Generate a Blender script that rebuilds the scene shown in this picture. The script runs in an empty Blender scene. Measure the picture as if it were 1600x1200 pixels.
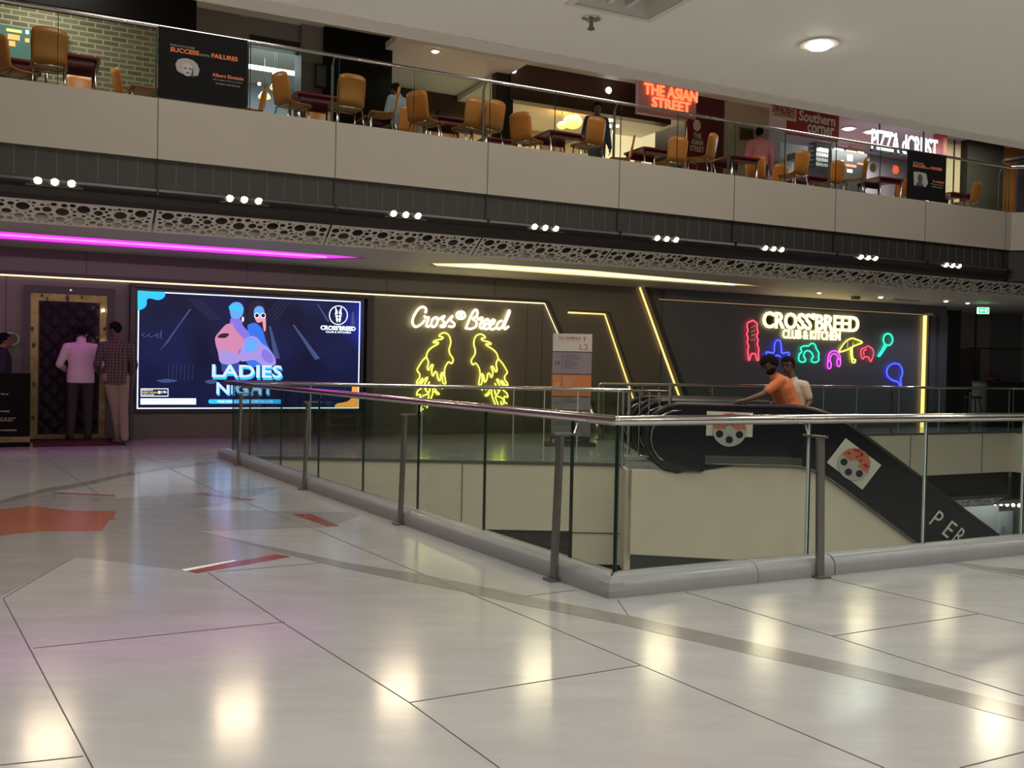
import bpy, bmesh, math, random
from mathutils import Vector, Matrix, geometry
SC = bpy.context.scene
COL = SC.collection
R_ = math.radians
PI = math.pi
# ------------------------------------------------------------------ camera, world, exposure
FPX, CAMH = 1500.0, 1.33
ROLL, PITCH = math.atan(.020), -math.atan(29.5/FPX)
cr, sr, cp, sp = math.cos(ROLL), math.sin(ROLL), math.cos(PITCH), math.sin(PITCH)
cam = bpy.data.cameras.new('camera'); cam.sensor_width = 36; cam.lens = 36*FPX/1600
cam.clip_start = .05; cam.clip_end = 300
co = bpy.data.objects.new('camera', cam); COL.objects.link(co)
rv, uv_, fv = Vector((cr, -sp*sr, cp*sr)), Vector((-sr, -sp*cr, cp*cr)), Vector((0, cp, sp))
m = Matrix((rv, uv_, -fv)).transposed().to_4x4(); m.translation = (0, 0, CAMH)
co.matrix_world = m
SC.camera = co
w = bpy.data.worlds.new('world'); SC.world = w; w.use_nodes = True
w.node_tree.nodes['Background'].inputs[0].default_value = (1, .93, .84, 1)
w.node_tree.nodes['Background'].inputs[1].default_value = .40
SC.view_settings.view_transform = 'Standard'; SC.view_settings.look = 'None'
SC.view_settings.gamma = 1; SC.view_settings.exposure = 0.3; SC.view_settings.use_curve_mapping = False
SC.cycles.use_denoising = True
SC.cycles.max_bounces = 8; SC.cycles.transparent_max_bounces = 24
SC.cycles.sample_clamp_indirect = 6; SC.cycles.caustics_reflective = False; SC.cycles.caustics_refractive = False

# building grid: E1 runs along the far wall, E2 points from the camera side to the wall
AN = R_(26.5)
E1 = Vector((math.cos(AN), math.sin(AN), 0)); E2 = Vector((-math.sin(AN), math.cos(AN), 0)); EZ = Vector((0, 0, 1))
def W(s, n, z): return E1*s + E2*n + EZ*z
def ray(px, py):                       # direction of a measured picture point
    u, v = (px-800)/FPX, -(py-600)/FPX
    return rv*u + uv_*v + fv
def onz(px, py, z=0.0):
    r = ray(px, py); t = (z-CAMH)/r.z
    return Vector((0, 0, CAMH)) + r*t
def onn(px, py, n):
    r = ray(px, py); t = n/(r.x*E2.x + r.y*E2.y); p = Vector((0, 0, CAMH)) + r*t
    return p.dot(E1), p.z
def ony(px, py, y):
    r = ray(px, py); t = y/r.y; p = Vector((0, 0, CAMH)) + r*t
    return p
# lights -----------------------------------------------------------------
def lamp(kind, name, loc, power, color=(1, .95, .87), size=.1, aim=None, parent=None, spot=100, blend=.6, size_y=None):
    l = bpy.data.lights.new(name, kind); l.energy = power; l.color = color
    if kind == 'AREA':
        l.size = size
        if size_y: l.shape = 'RECTANGLE'; l.size_y = size_y
        else: l.shape = 'DISK'
    else: l.shadow_soft_size = size
    if kind == 'SPOT': l.spot_size = R_(spot); l.spot_blend = blend
    o = bpy.data.objects.new(name, l); COL.objects.link(o)
    d = Vector(aim) if aim is not None else Vector((0, 0, -1))
    mw = d.to_track_quat('-Z', 'Y').to_matrix().to_4x4(); mw.translation = loc
    if parent: o.parent = parent; mw = parent.matrix_world.inverted() @ mw
    o.matrix_local = mw
    return o

# ------------------------------------------------------------------ materials
MC = {}
def mat(name, col=(.5, .5, .5), rough=.5, metal=0, emit=None, es=1.0, noise=0, nscale=8, bump=0, bscale=40, spec=None, stretch=None, coat=0):
    if name in MC: return MC[name]
    M = bpy.data.materials.new(name); M.use_nodes = True; nt = M.node_tree; N = nt.nodes; L = nt.links
    b = N['Principled BSDF']; c = (*col, 1)
    b.inputs['Base Color'].default_value = c; b.inputs['Roughness'].default_value = rough; b.inputs['Metallic'].default_value = metal
    if spec is not None: b.inputs['Specular IOR Level'].default_value = spec
    if coat: b.inputs['Coat Weight'].default_value = coat; b.inputs['Coat Roughness'].default_value = .08
    if emit is not None: b.inputs['Emission Color'].default_value = (*emit, 1); b.inputs['Emission Strength'].default_value = es
    tc = N.new('ShaderNodeTexCoord'); vec = tc.outputs['Object']
    if stretch:
        mp = N.new('ShaderNodeMapping'); mp.inputs['Scale'].default_value = stretch; L.new(vec, mp.inputs[0]); vec = mp.outputs[0]
    nz = N.new('ShaderNodeTexNoise'); nz.inputs['Scale'].default_value = nscale; nz.inputs['Detail'].default_value = 6; L.new(vec, nz.inputs['Vector'])
    mx = N.new('ShaderNodeMix'); mx.data_type = 'RGBA'
    a = noise if noise else .03
    mx.inputs[6].default_value = (*[max(0, x*(1-a)) for x in col], 1); mx.inputs[7].default_value = (*[min(1, x*(1+a)) for x in col], 1)
    L.new(nz.outputs['Fac'], mx.inputs[0]); L.new(mx.outputs[2], b.inputs['Base Color'])
    if bump:
        n2 = N.new('ShaderNodeTexNoise'); n2.inputs['Scale'].default_value = bscale; n2.inputs['Detail'].default_value = 4; L.new(vec, n2.inputs['Vector'])
        bp = N.new('ShaderNodeBump'); bp.inputs['Strength'].default_value = bump; bp.inputs['Distance'].default_value = .02
        L.new(n2.outputs['Fac'], bp.inputs['Height']); L.new(bp.outputs[0], b.inputs['Normal'])
    MC[name] = M
    return M
def emi(name, col, es):
    if name in MC: return MC[name]
    M = mat(name, tuple(c*.3 for c in col), .6, emit=col, es=es); return M
def grid_coords(nt):                    # (s, z) of the building grid as texture coordinates
    N, L = nt.nodes, nt.links
    g = N.new('ShaderNodeNewGeometry'); rt = N.new('ShaderNodeVectorRotate'); rt.rotation_type = 'Z_AXIS'; rt.inputs['Angle'].default_value = -AN
    L.new(g.outputs['Position'], rt.inputs['Vector'])
    sx = N.new('ShaderNodeSeparateXYZ'); L.new(rt.outputs[0], sx.inputs[0])
    cb = N.new('ShaderNodeCombineXYZ'); L.new(sx.outputs[0], cb.inputs[0]); L.new(sx.outputs[2], cb.inputs[1])
    return cb.outputs[0]
def brick_mat(name, c1, c2, mortar, bw, bh, ms):
    M = bpy.data.materials.new(name); M.use_nodes = True; nt = M.node_tree; N = nt.nodes; L = nt.links
    b = N['Principled BSDF']; t = N.new('ShaderNodeTexBrick')
    t.inputs['Color1'].default_value = (*c1, 1); t.inputs['Color2'].default_value = (*c2, 1); t.inputs['Mortar'].default_value = (*mortar, 1)
    t.inputs['Scale'].default_value = 1; t.inputs['Brick Width'].default_value = bw; t.inputs['Row Height'].default_value = bh; t.inputs['Mortar Size'].default_value = ms
    L.new(grid_coords(nt), t.inputs['Vector']); L.new(t.outputs[0], b.inputs['Base Color']); b.inputs['Roughness'].default_value = .85
    bp = N.new('ShaderNodeBump'); bp.inputs['Strength'].default_value = .5; bp.inputs['Distance'].default_value = .01; bp.invert = True
    L.new(t.outputs['Fac'], bp.inputs['Height']); L.new(bp.outputs[0], b.inputs['Normal'])
    MC[name] = M; return M
def glass_mat(name, tint, refl=1.0):
    M = bpy.data.materials.new(name); M.use_nodes = True; nt = M.node_tree; N = nt.nodes; L = nt.links
    N.remove(N['Principled BSDF']); out = N['Material Output']
    tr = N.new('ShaderNodeBsdfTransparent'); tr.inputs[0].default_value = (*tint, 1)
    gl = N.new('ShaderNodeBsdfGlossy'); gl.inputs['Roughness'].default_value = .01; gl.inputs[0].default_value = (refl*.65, refl*.65, refl*.65, 1)
    lw = N.new('ShaderNodeLayerWeight'); lw.inputs[0].default_value = .5
    pw = N.new('ShaderNodeMath'); pw.operation = 'POWER'; pw.inputs[1].default_value = 5; L.new(lw.outputs['Facing'], pw.inputs[0])
    fr = N.new('ShaderNodeMath'); fr.operation = 'MULTIPLY_ADD'; fr.inputs[1].default_value = .9; fr.inputs[2].default_value = .025; L.new(pw.outputs[0], fr.inputs[0])
    mx = N.new('ShaderNodeMixShader'); L.new(fr.outputs[0], mx.inputs[0]); L.new(tr.outputs[0], mx.inputs[1]); L.new(gl.outputs[0], mx.inputs[2]); L.new(mx.outputs[0], out.inputs[0])
    MC[name] = M; return M
def floor_mat(name, col, rough=.15, a=.06):
    M = bpy.data.materials.new(name); M.use_nodes = True; nt = M.node_tree; N = nt.nodes; L = nt.links
    b = N['Principled BSDF']; tc = N.new('ShaderNodeTexCoord')
    n1 = N.new('ShaderNodeTexNoise'); n1.inputs['Scale'].default_value = 1.6; n1.inputs['Detail'].default_value = 10; n1.inputs['Roughness'].default_value = .7
    mp = N.new('ShaderNodeMapping'); mp.inputs['Rotation'].default_value = (0, 0, -AN); mp.inputs['Scale'].default_value = (1, 3.5, 1)
    L.new(tc.outputs['Object'], mp.inputs[0]); L.new(mp.outputs[0], n1.inputs['Vector'])
    mx = N.new('ShaderNodeMix'); mx.data_type = 'RGBA'
    mx.inputs[6].default_value = (*[c*(1-a*2) for c in col], 1); mx.inputs[7].default_value = (*[min(1, c*(1+a)) for c in col], 1)
    rp = N.new('ShaderNodeMapRange'); rp.inputs[1].default_value = .3; rp.inputs[2].default_value = .7
    L.new(n1.outputs['Fac'], rp.inputs[0]); L.new(rp.outputs[0], mx.inputs[0]); L.new(mx.outputs[2], b.inputs['Base Color'])
    r2 = N.new('ShaderNodeMapRange'); r2.inputs[3].default_value = rough*.75; r2.inputs[4].default_value = rough*1.3
    L.new(n1.outputs['Fac'], r2.inputs[0]); L.new(r2.outputs[0], b.inputs['Roughness'])
    b.inputs['Specular IOR Level'].default_value = .5
    MC[name] = M; return M
def plaid_mat(name, dark, light):
    M = bpy.data.materials.new(name); M.use_nodes = True; nt = M.node_tree; N = nt.nodes; L = nt.links
    b = N['Principled BSDF']; b.inputs['Roughness'].default_value = .9
    tc = N.new('ShaderNodeTexCoord'); sx = N.new('ShaderNodeSeparateXYZ'); L.new(tc.outputs['Object'], sx.inputs[0])
    facs = []
    for k in (0, 2):
        mu = N.new('ShaderNodeMath'); mu.operation = 'MULTIPLY'; mu.inputs[1].default_value = 2*PI/.045; L.new(sx.outputs[k], mu.inputs[0])
        sn = N.new('ShaderNodeMath'); sn.operation = 'SINE'; L.new(mu.outputs[0], sn.inputs[0])
        gt = N.new('ShaderNodeMath'); gt.operation = 'GREATER_THAN'; gt.inputs[1].default_value = .45; L.new(sn.outputs[0], gt.inputs[0]); facs.append(gt)
    ad = N.new('ShaderNodeMath'); ad.operation = 'MAXIMUM'; L.new(facs[0].outputs[0], ad.inputs[0]); L.new(facs[1].outputs[0], ad.inputs[1])
    mx = N.new('ShaderNodeMix'); mx.data_type = 'RGBA'; mx.inputs[6].default_value = (*dark, 1); mx.inputs[7].default_value = (*light, 1)
    L.new(ad.outputs[0], mx.inputs[0]); L.new(mx.outputs[2], b.inputs['Base Color'])
    MC[name] = M; return M
floor_mat('pale_marble', (.37, .37, .367)); floor_mat('grey_marble', (.28, .275, .268)); floor_mat('band_marble', (.22, .216, .207)); floor_mat('orange_marble', (.34, .12, .08)); floor_mat('red_marble', (.27, .075, .06))
mat('joint', (.05, .045, .04), .7)
mat('plaster', (.70, .64, .54), .6, noise=.08, nscale=2.5, bump=.05, bscale=30)
mat('fascia', (.33, .30, .26), .5, noise=.05, nscale=1.4, bump=.03, bscale=12)
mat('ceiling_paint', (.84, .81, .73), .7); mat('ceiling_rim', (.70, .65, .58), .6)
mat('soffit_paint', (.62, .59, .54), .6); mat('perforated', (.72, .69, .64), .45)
mat('dark_band', (.022, .020, .020), .45, noise=.2); mat('dark_line', (.10, .095, .09), .5); mat('black', (.008, .008, .009), .35)
mat('void_dark', (.02, .02, .02), .9); mat('duct', (.10, .10, .10), .7)
mat('wall_panel', (.135, .118, .105), .42, noise=.05, nscale=2); mat('wall_niche', (.12, .125, .15), .38, noise=.05, nscale=2)
mat('wall_frame', (.045, .038, .04), .5); mat('groove', (.012, .012, .012), .8)
mat('steel', (.62, .60, .57), .22, 1); mat('rail_steel', (.66, .63, .60), .14, 1); mat('post_steel', (.22, .215, .195), .38, .8)
mat('chrome', (.75, .72, .7), .1, 1); mat('kerb', (.25, .26, .265), .3, .0, noise=.05)
mat('rubber', (.012, .012, .013), .55); mat('handrail', (.012, .010, .012), .3); mat('cladding', (.007, .008, .014), .3, noise=.1, spec=.3)
mat('skirt', (.10, .11, .105), .3, .6)
mat('leather', (.012, .011, .011), .55, spec=.25); mat('brass', (.22, .16, .07), .35, .6, noise=.8, nscale=5); mat('brass_patch', (.02, .018, .014), .5)
mat('maroon_carpet', (.07, .012, .018), .95, bump=.3, bscale=200); mat('maroon', (.16, .012, .022), .3); mat('maroon_dark', (.09, .008, .015), .5)
mat('orange_plastic', (.50, .17, .035), .35); mat('white', (.8, .8, .8), .5); mat('white_paint', (.75, .72, .68), .5)
mat('skin', (.20, .095, .055), .5, noise=.06); mat('skin_dark', (.11, .055, .035), .5, noise=.06); mat('hair', (.008, .007, .008), .9, spec=.1)
mat('shirt_white', (.62, .55, .52), .85, bump=.35, bscale=14, stretch=(1, 1, .5)); mat('trousers_dark', (.035, .03, .035), .85, bump=.3, bscale=12)
mat('trousers_tan', (.28, .20, .17), .85, bump=.35, bscale=12); mat('shoe', (.012, .01, .01), .35)
mat('tee_orange', (.58, .17, .065), .85, bump=.35, bscale=12); mat('tee_white', (.55, .48, .40), .85, bump=.3, bscale=12)
mat('tee_navy', (.012, .014, .03), .8); mat('shirt_grey', (.25, .28, .33), .85); mat('shirt_pink', (.50, .17, .20), .85)
plaid_mat('plaid', (.035, .025, .025), (.13, .095, .09))
mat('dark_wood', (.055, .022, .014), .35, noise=.5, nscale=5, stretch=(1, 1, 12)); mat('wood', (.40, .17, .045), .4, noise=.25, nscale=6, stretch=(8, 8, 1))
mat('beige_wall', (.50, .44, .34), .7); mat('grey_wall', (.20, .19, .18), .7); mat('light_grey_wall', (.5, .55, .6), .7); mat('mauve_wall', (.42, .36, .42), .6)
mat('sign_red', (.35, .02, .03), .45); mat('sign_cream', (.7, .62, .48), .5); mat('sign_pinkish', (.55, .35, .38), .5)
mat('pylon_white', (.55, .50, .48), .5); mat('pylon_grey', (.22, .19, .22), .5); mat('pylon_orange', (.50, .17, .05), .5); mat('ink', (.02, .02, .025), .6); mat('ink_brown', (.35, .13, .06), .6); mat('pylon_dark', (.05, .05, .05), .5)
mat('poster_black', (.005, .005, .005), .8, spec=.15); mat('poster_orange', (.62, .16, .05), .6); mat('poster_grey', (.28, .27, .26), .7); mat('poster_face', (.35, .34, .33), .7); mat('poster_shade', (.05, .05, .05), .8)
mat('reel', (.42, .42, .44), .5); mat('pizza', (.50, .16, .09), .7, noise=.45, nscale=22); mat('sticker_white', (.62, .60, .57), .5)
brick_mat('brick_olive', (.21, .18, .115), (.32, .28, .19), (.62, .56, .42), .24, .085, .012)
brick_mat('brick_beige', (.45, .36, .22), (.5, .40, .26), (.6, .5, .35), .3, .1, .006)
glass_mat('rail_glass', (.88, .93, .89)); glass_mat('far_glass', (.86, .92, .88)); glass_mat('acrylic', (.97, .97, .95), .6)
mat('glass_edge', (.012, .03, .022), .2); mat('glass_edge_light', (.45, .5, .46), .2)
emi('lamp_warm', (1, .80, .52), 40); emi('lamp_white', (1, .93, .82), 22); emi('pendant_glow', (1, .62, .15), 1.6); emi('lamp_soft', (1, .85, .6), 6)
emi('neon_yellow', (1, .93, .10), 2.2); emi('neon_cream', (1, .86, .45), 5.0); emi('led_gold', (1, .76, .40), 1.7); emi('led_strip', (1, .66, .20), 1.5); emi('led_faint', (1, .7, .35), .35)
emi('led_letters', (1, .82, .30), 2.6); emi('neon_red', (1, .04, .07), 3.2); emi('neon_blue', (.03, .045, 1), 3.5); emi('neon_green', (.02, .85, .42), 1.8); emi('neon_magenta', (.9, .06, .9), 2.6)
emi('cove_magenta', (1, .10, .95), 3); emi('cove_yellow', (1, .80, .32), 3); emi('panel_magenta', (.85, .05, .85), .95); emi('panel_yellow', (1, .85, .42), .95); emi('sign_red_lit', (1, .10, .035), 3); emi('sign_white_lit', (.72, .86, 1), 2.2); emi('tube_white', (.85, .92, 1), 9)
emi('exit_green', (.02, .8, .18), 1.6); emi('exit_white', (.5, 1, .6), 1.6)

# ------------------------------------------------------------------ mesh builder
class G:
    def __init__(s): s.b = bmesh.new()
    def quad_box(s, c8):                      # 8 corners: bottom 4 then top 4
        v = [s.b.verts.new(c) for c in c8]
        for f in ((3, 2, 1, 0), (4, 5, 6, 7), (0, 1, 5, 4), (1, 2, 6, 5), (2, 3, 7, 6), (3, 0, 4, 7)): s.b.faces.new([v[i] for i in f])
        return s
    def box(s, x0, x1, y0, y1, z0, z1, f=lambda x, y, z: Vector((x, y, z))):
        return s.quad_box([f(*p) for p in ((x0, y0, z0), (x1, y0, z0), (x1, y1, z0), (x0, y1, z0), (x0, y0, z1), (x1, y0, z1), (x1, y1, z1), (x0, y1, z1))])
    def fbox(s, s0, s1, n0, n1, z0, z1): return s.box(s0, s1, n0, n1, z0, z1, W)
    def prism(s, pts, d):                     # closed planar outline swept by vector d
        d = Vector(d); pts = [Vector(p) for p in pts]; n = len(pts)
        a = [s.b.verts.new(p) for p in pts]; c = [s.b.verts.new(p+d) for p in pts]
        for t in geometry.tessellate_polygon([pts]):
            try: s.b.faces.new([a[i] for i in t]); s.b.faces.new([c[i] for i in reversed(t)])
            except ValueError: pass
        for i in range(n): s.b.faces.new((a[i], c[i], c[(i+1) % n], a[(i+1) % n]))
        return s
    def holed(s, outer, hole, z0, z1):
        fl = [Vector(p) for p in outer]+[Vector(p) for p in hole]
        a = [s.b.verts.new((p.x, p.y, z1)) for p in fl]; c = [s.b.verts.new((p.x, p.y, z0)) for p in fl]
        for t in geometry.tessellate_polygon([[Vector((*p[:2], 0)) for p in outer], [Vector((*p[:2], 0)) for p in hole]]):
            s.b.faces.new([a[i] for i in t]); s.b.faces.new([c[i] for i in reversed(t)])
        k = len(outer)
        for lo, hi in ((0, k), (k, len(fl))):
            for i in range(lo, hi):
                j = i+1 if i+1 < hi else lo
                s.b.faces.new((a[i], a[j], c[j], c[i]))
        return s
    def tube(s, path, r, seg=8, closed=False, caps=True):
        P = [Vector(p) for p in path]
        P = [p for i, p in enumerate(P) if i == 0 or (p-P[i-1]).length > 1e-5]
        n = len(P); rings = []; up = None
        for i, p in enumerate(P):
            if closed: t = P[(i+1) % n]-P[i-1]
            else: t = P[min(i+1, n-1)]-P[max(i-1, 0)]
            if t.length < 1e-7: t = Vector((0, 0, 1))
            t.normalize()
            if up is None: up = Vector((0, 0, 1)) if abs(t.z) < .9 else Vector((1, 0, 0))
            a = up - t*up.dot(t)
            if a.length < 1e-4: a = t.orthogonal()
            a.normalize(); up = a; b = t.cross(a)
            rr = r[i] if isinstance(r, (list, tuple)) else r
            rings.append([s.b.verts.new(p+(a*math.cos(k*2*PI/seg)+b*math.sin(k*2*PI/seg))*rr) for k in range(seg)])
        m_ = n if closed else n-1
        for i in range(m_):
            A, B = rings[i], rings[(i+1) % n]
            for k in range(seg): s.b.faces.new((A[k], A[(k+1) % seg], B[(k+1) % seg], B[k]))
        if caps and not closed: s.b.faces.new(rings[0][::-1]); s.b.faces.new(rings[-1])
        return s
    def lathe(s, prof, c=(0, 0, 0), seg=20, ax=None):   # prof (r, h) about an axis
        ax = Vector(ax).normalized() if ax is not None else Vector((0, 0, 1)); u = ax.orthogonal().normalized(); v = ax.cross(u); c = Vector(c)
        rings = []
        for r, h in prof:
            r = max(r, 1e-4)
            rings.append([s.b.verts.new(c+ax*h+(u*math.cos(k*2*PI/seg)+v*math.sin(k*2*PI/seg))*r) for k in range(seg)])
        for A, B in zip(rings, rings[1:]):
            for k in range(seg): s.b.faces.new((A[k], A[(k+1) % seg], B[(k+1) % seg], B[k]))
        s.b.faces.new(rings[0][::-1]); s.b.faces.new(rings[-1])
        return s
    def ell(s, c, rx, ry, rz, X=None, Y=None, Z=None, u=16, v=10):
        X = X or Vector((1, 0, 0)); Y = Y or Vector((0, 1, 0)); Z = Z or Vector((0, 0, 1)); c = Vector(c)
        top = s.b.verts.new(c+Z*rz); bot = s.b.verts.new(c-Z*rz); rings = []
        for j in range(1, v):
            a = PI*j/v
            rings.append([s.b.verts.new(c+Z*rz*math.cos(a)+(X*rx*math.cos(2*PI*k/u)+Y*ry*math.sin(2*PI*k/u))*math.sin(a)) for k in range(u)])
        for k in range(u):
            s.b.faces.new((top, rings[0][k], rings[0][(k+1) % u])); s.b.faces.new((bot, rings[-1][(k+1) % u], rings[-1][k]))
        for A, B in zip(rings, rings[1:]):
            for k in range(u): s.b.faces.new((A[k], B[k], B[(k+1) % u], A[(k+1) % u]))
        return s
    def cone(s, p0, r0, p1, r1, seg=12):          # round ended tapering limb
        p0 = Vector(p0); p1 = Vector(p1); d = (p1-p0)
        L = max(d.length, 1e-4); d = d/L; path = []; rad = []
        for a in (80, 60, 35): path.append(p0-d*r0*math.sin(R_(a))); rad.append(r0*math.cos(R_(a)))
        for k in range(5): t = k/4; path.append(p0+d*L*t); rad.append(r0+(r1-r0)*t)
        for a in (35, 60, 80): path.append(p1+d*r1*math.sin(R_(a))); rad.append(r1*math.cos(R_(a)))
        return s.tube(path, rad, seg)
    def fpoly(s, pts, n, t=.004):                 # outline in (s, z) on a plane parallel to the far wall
        return s.prism([W(a, n, b) for a, b in pts], E2*(-t))
    def build(s, name, material, parent=None, smooth=None, bevel=0):
        bmesh.ops.recalc_face_normals(s.b, faces=s.b.faces)
        if parent is not None: s.b.transform(wm(parent).inverted())
        me = bpy.data.meshes.new(name); s.b.to_mesh(me); s.b.free()
        me.materials.append(MC[material])
        o = bpy.data.objects.new(name, me); COL.objects.link(o)
        if parent is not None: o.parent = parent
        if smooth: 
            for p in me.polygons: p.use_smooth = True
            if smooth is not True: me.set_sharp_from_angle(angle=R_(smooth))
        if bevel:
            md = o.modifiers.new('bevel', 'BEVEL'); md.width = bevel; md.segments = 2; md.limit_method = 'ANGLE'
        return o
def wm(o):
    m_ = o.matrix_basis.copy(); p = o.parent
    while p is not None: m_ = p.matrix_basis @ m_; p = p.parent
    return m_
def tag(o, label, cat, group=None, kind=None):
    if label: o['label'] = label
    if cat: o['category'] = cat
    if group: o['group'] = group
    if kind: o['kind'] = kind
    return o
def st(o): o['kind'] = 'structure'; return o
def T(name, label, cat, loc=(0, 0, 0), rz=0, group=None):
    o = bpy.data.objects.new(name, None); COL.objects.link(o); o.empty_display_size = .1
    o.matrix_basis = Matrix.Translation(Vector(loc)) @ Matrix.Rotation(rz, 4, 'Z')
    bpy.context.view_layer.update()
    return tag(o, label, cat, group)
def copy_tree(o, parent=None):
    c = o.copy(); COL.objects.link(c); c.parent = parent
    for ch in list(o.children): copy_tree(ch, c)
    return c
def place(o, loc, rz): o.matrix_basis = Matrix.Translation(Vector(loc)) @ Matrix.Rotation(rz, 4, 'Z')
def text(body, org, xd, yd, w_, h_, material, parent=None, name='lettering', ext=.004, bold=0, shear=0, space=1.0, keep=False, lines=.9):
    cu = bpy.data.curves.new(name, 'FONT'); cu.body = body; cu.extrude = .01; cu.offset = bold; cu.shear = shear; cu.space_character = space
    cu.align_x = 'CENTER'; cu.space_line = lines; cu.resolution_u = 3
    t = bpy.data.objects.new('tmp', cu); COL.objects.link(t); bpy.context.view_layer.update()
    me = bpy.data.meshes.new_from_object(t.evaluated_get(bpy.context.evaluated_depsgraph_get())); bpy.data.objects.remove(t)
    xs = [v.co.x for v in me.vertices]; ys = [v.co.y for v in me.vertices]; x0, x1, y0, y1 = min(xs), max(xs), min(ys), max(ys)
    kx = w_/(x1-x0); ky = h_/(y1-y0) if not keep else kx
    xd = Vector(xd).normalized(); yd = Vector(yd).normalized(); zd = xd.cross(yd); org = Vector(org)
    inv = wm(parent).inverted() if parent is not None else Matrix()
    for v in me.vertices:
        v.co = inv @ (org + xd*((v.co.x-x0)*kx) + yd*((v.co.y-y0)*ky) + zd*((v.co.z+.01)/.02*ext))
    me.materials.clear(); me.materials.append(MC[material]); me.name = name
    o = bpy.data.objects.new(name, me); COL.objects.link(o)
    if parent is not None: o.parent = parent
    return o
def wtext(body, x0, y0, x1, y1, n, material, parent, **k):     # lettering on a plane parallel to the far wall; picture corners of its box
    a = onn(x0, y1, n); b = onn(x1, y1, n); c = onn(x0, y0, n)
    a2 = onn((x0+x1)/2, y1, n); c2 = onn((x0+x1)/2, y0, n)
    return text(body, W(a[0], n, (a[1]+b[1])/2), E1, EZ, b[0]-a[0], c2[1]-a2[1], material, parent, **k)
def smooth_path(pts, closed=False, k=4):
    P = [Vector(p) for p in pts]; n = len(P); out = []
    for i in range(n if closed else n-1):
        if closed: p0, p1, p2, p3 = P[i-1], P[i], P[(i+1) % n], P[(i+2) % n]
        else: p0, p1, p2, p3 = P[max(i-1, 0)], P[i], P[i+1], P[min(i+2, n-1)]
        for j in range(k):
            t = j/k
            out.append(.5*((2*p1)+(-p0+p2)*t+(2*p0-5*p1+4*p2-p3)*t*t+(-p0+3*p1-3*p2+p3)*t**3))
    if not closed: out.append(P[-1])
    return out
def neon(g, pts, ox, oy, sc, n, r, closed=False, dx=0):   # bent tube traced from measured points, standing off the wall
    q = [onn(ox+x/sc, oy+y/sc, n) for x, y in pts]
    g.tube(smooth_path([W(a, n, b) for a, b in q], closed, 4), r, 6, closed)

# ------------------------------------------------------------------ STRUCTURE
WN = 16.75          # far wall
C0 = Vector((.626, 5.636, 0)); L0 = Vector((-3.95, 13.17, 0))
FR = E1*20.55+E2*14.9; RR = Vector((16.1, 13.35, 0))
hole = [C0, RR, FR, Vector((1.9, (14.9+.4462*1.9)/.8949, 0)), Vector((1.9, 15.75, 0)), Vector((2.52, 15.75, 0)), Vector((2.52, 12.55, 0)), Vector((1.56, 12.55, 0)), Vector((1.56, 13.17, 0)), L0]
outer = [W(-9, -7, 0), W(27, -7, 0), W(27, 26, 0), W(-9, 26, 0)]
st(G().holed(outer, hole, -.35, 0).build('floor', 'pale_marble'))
# far wall and its panels
g = G(); g.fbox(-6, 20.0, WN, WN+.3, 0, 3.4); st(g.build('wall_back', 'wall_panel'))
g = G()
def vline(px, py0, py1, n=WN-.001, w_=.008):
    a = onn(px, py0, n); b = onn(px, py1, n); s_ = (a[0]+b[0])/2
    g.fbox(s_-w_/2, s_+w_/2, n-.001, n+.004, max(b[1], .01), a[1])
for px, y0, y1 in ((9, 432, 583), (135, 393, 437), (385, 411, 448), (605, 433, 460), (773, 436, 467), (581, 462, 682), (822, 470, 673), (846, 475, 672), (1067, 475, 665), (1134, 476, 665), (1338, 461, 484), (1258, 530, 665), (1315, 530, 665), (1371, 495, 665), (464, 644, 683)): vline(px, y0, y1)
st(g.build('trim_1', 'groove'))
# wall_back's recessed right bay with logo signs
g = G(); a = onn(1035, 472, WN); b = onn(1462, 494, WN)
g.fbox(a[0], b[0], WN-.03, WN-.005, .0, 2.74); st(g.build('wall_niche', 'wall_niche'))
g = G(); g.fbox(a[0]-.02, b[0]+.25, WN-.12, WN, 2.78, 3.0); g.fbox(b[0], b[0]+.3, WN-.12, WN, 0, 2.78); st(g.build('trim_2', 'wall_niche'))
# soffit over the walkway, with two lit recesses
SO = 13.6
def recess(s0, s1, n0, n1): return [W(s0, n0, 0), W(s1-.5, n0, 0), W(s1, (n0+n1)/2, 0), W(s1-.5, n1, 0), W(s0, n1, 0)]
RM = [W(-6, 14.75, 0), W(4.3, 14.78, 0), W(4.83, 14.95, 0), W(4.0, 15.75, 0), W(-6, 15.9, 0)]
RY = [W(5.9, 15.0, 0), W(6.6, 14.5, 0), W(8.6, 14.35, 0), W(13.2, 14.95, 0), W(12.2, 15.35, 0), W(6.2, 15.45, 0)]
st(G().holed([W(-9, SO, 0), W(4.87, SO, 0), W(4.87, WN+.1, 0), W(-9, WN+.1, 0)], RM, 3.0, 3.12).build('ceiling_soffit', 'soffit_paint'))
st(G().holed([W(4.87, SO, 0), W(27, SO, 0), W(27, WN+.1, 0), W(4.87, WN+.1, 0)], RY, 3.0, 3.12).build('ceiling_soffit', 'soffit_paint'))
st(G().prism([W(19.5, WN, 3.0), W(27, WN, 3.0), W(27, 26, 3.0), W(19.5, 26, 3.0)], (0, 0, .12)).build('ceiling_corner', 'soffit_paint'))
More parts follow.
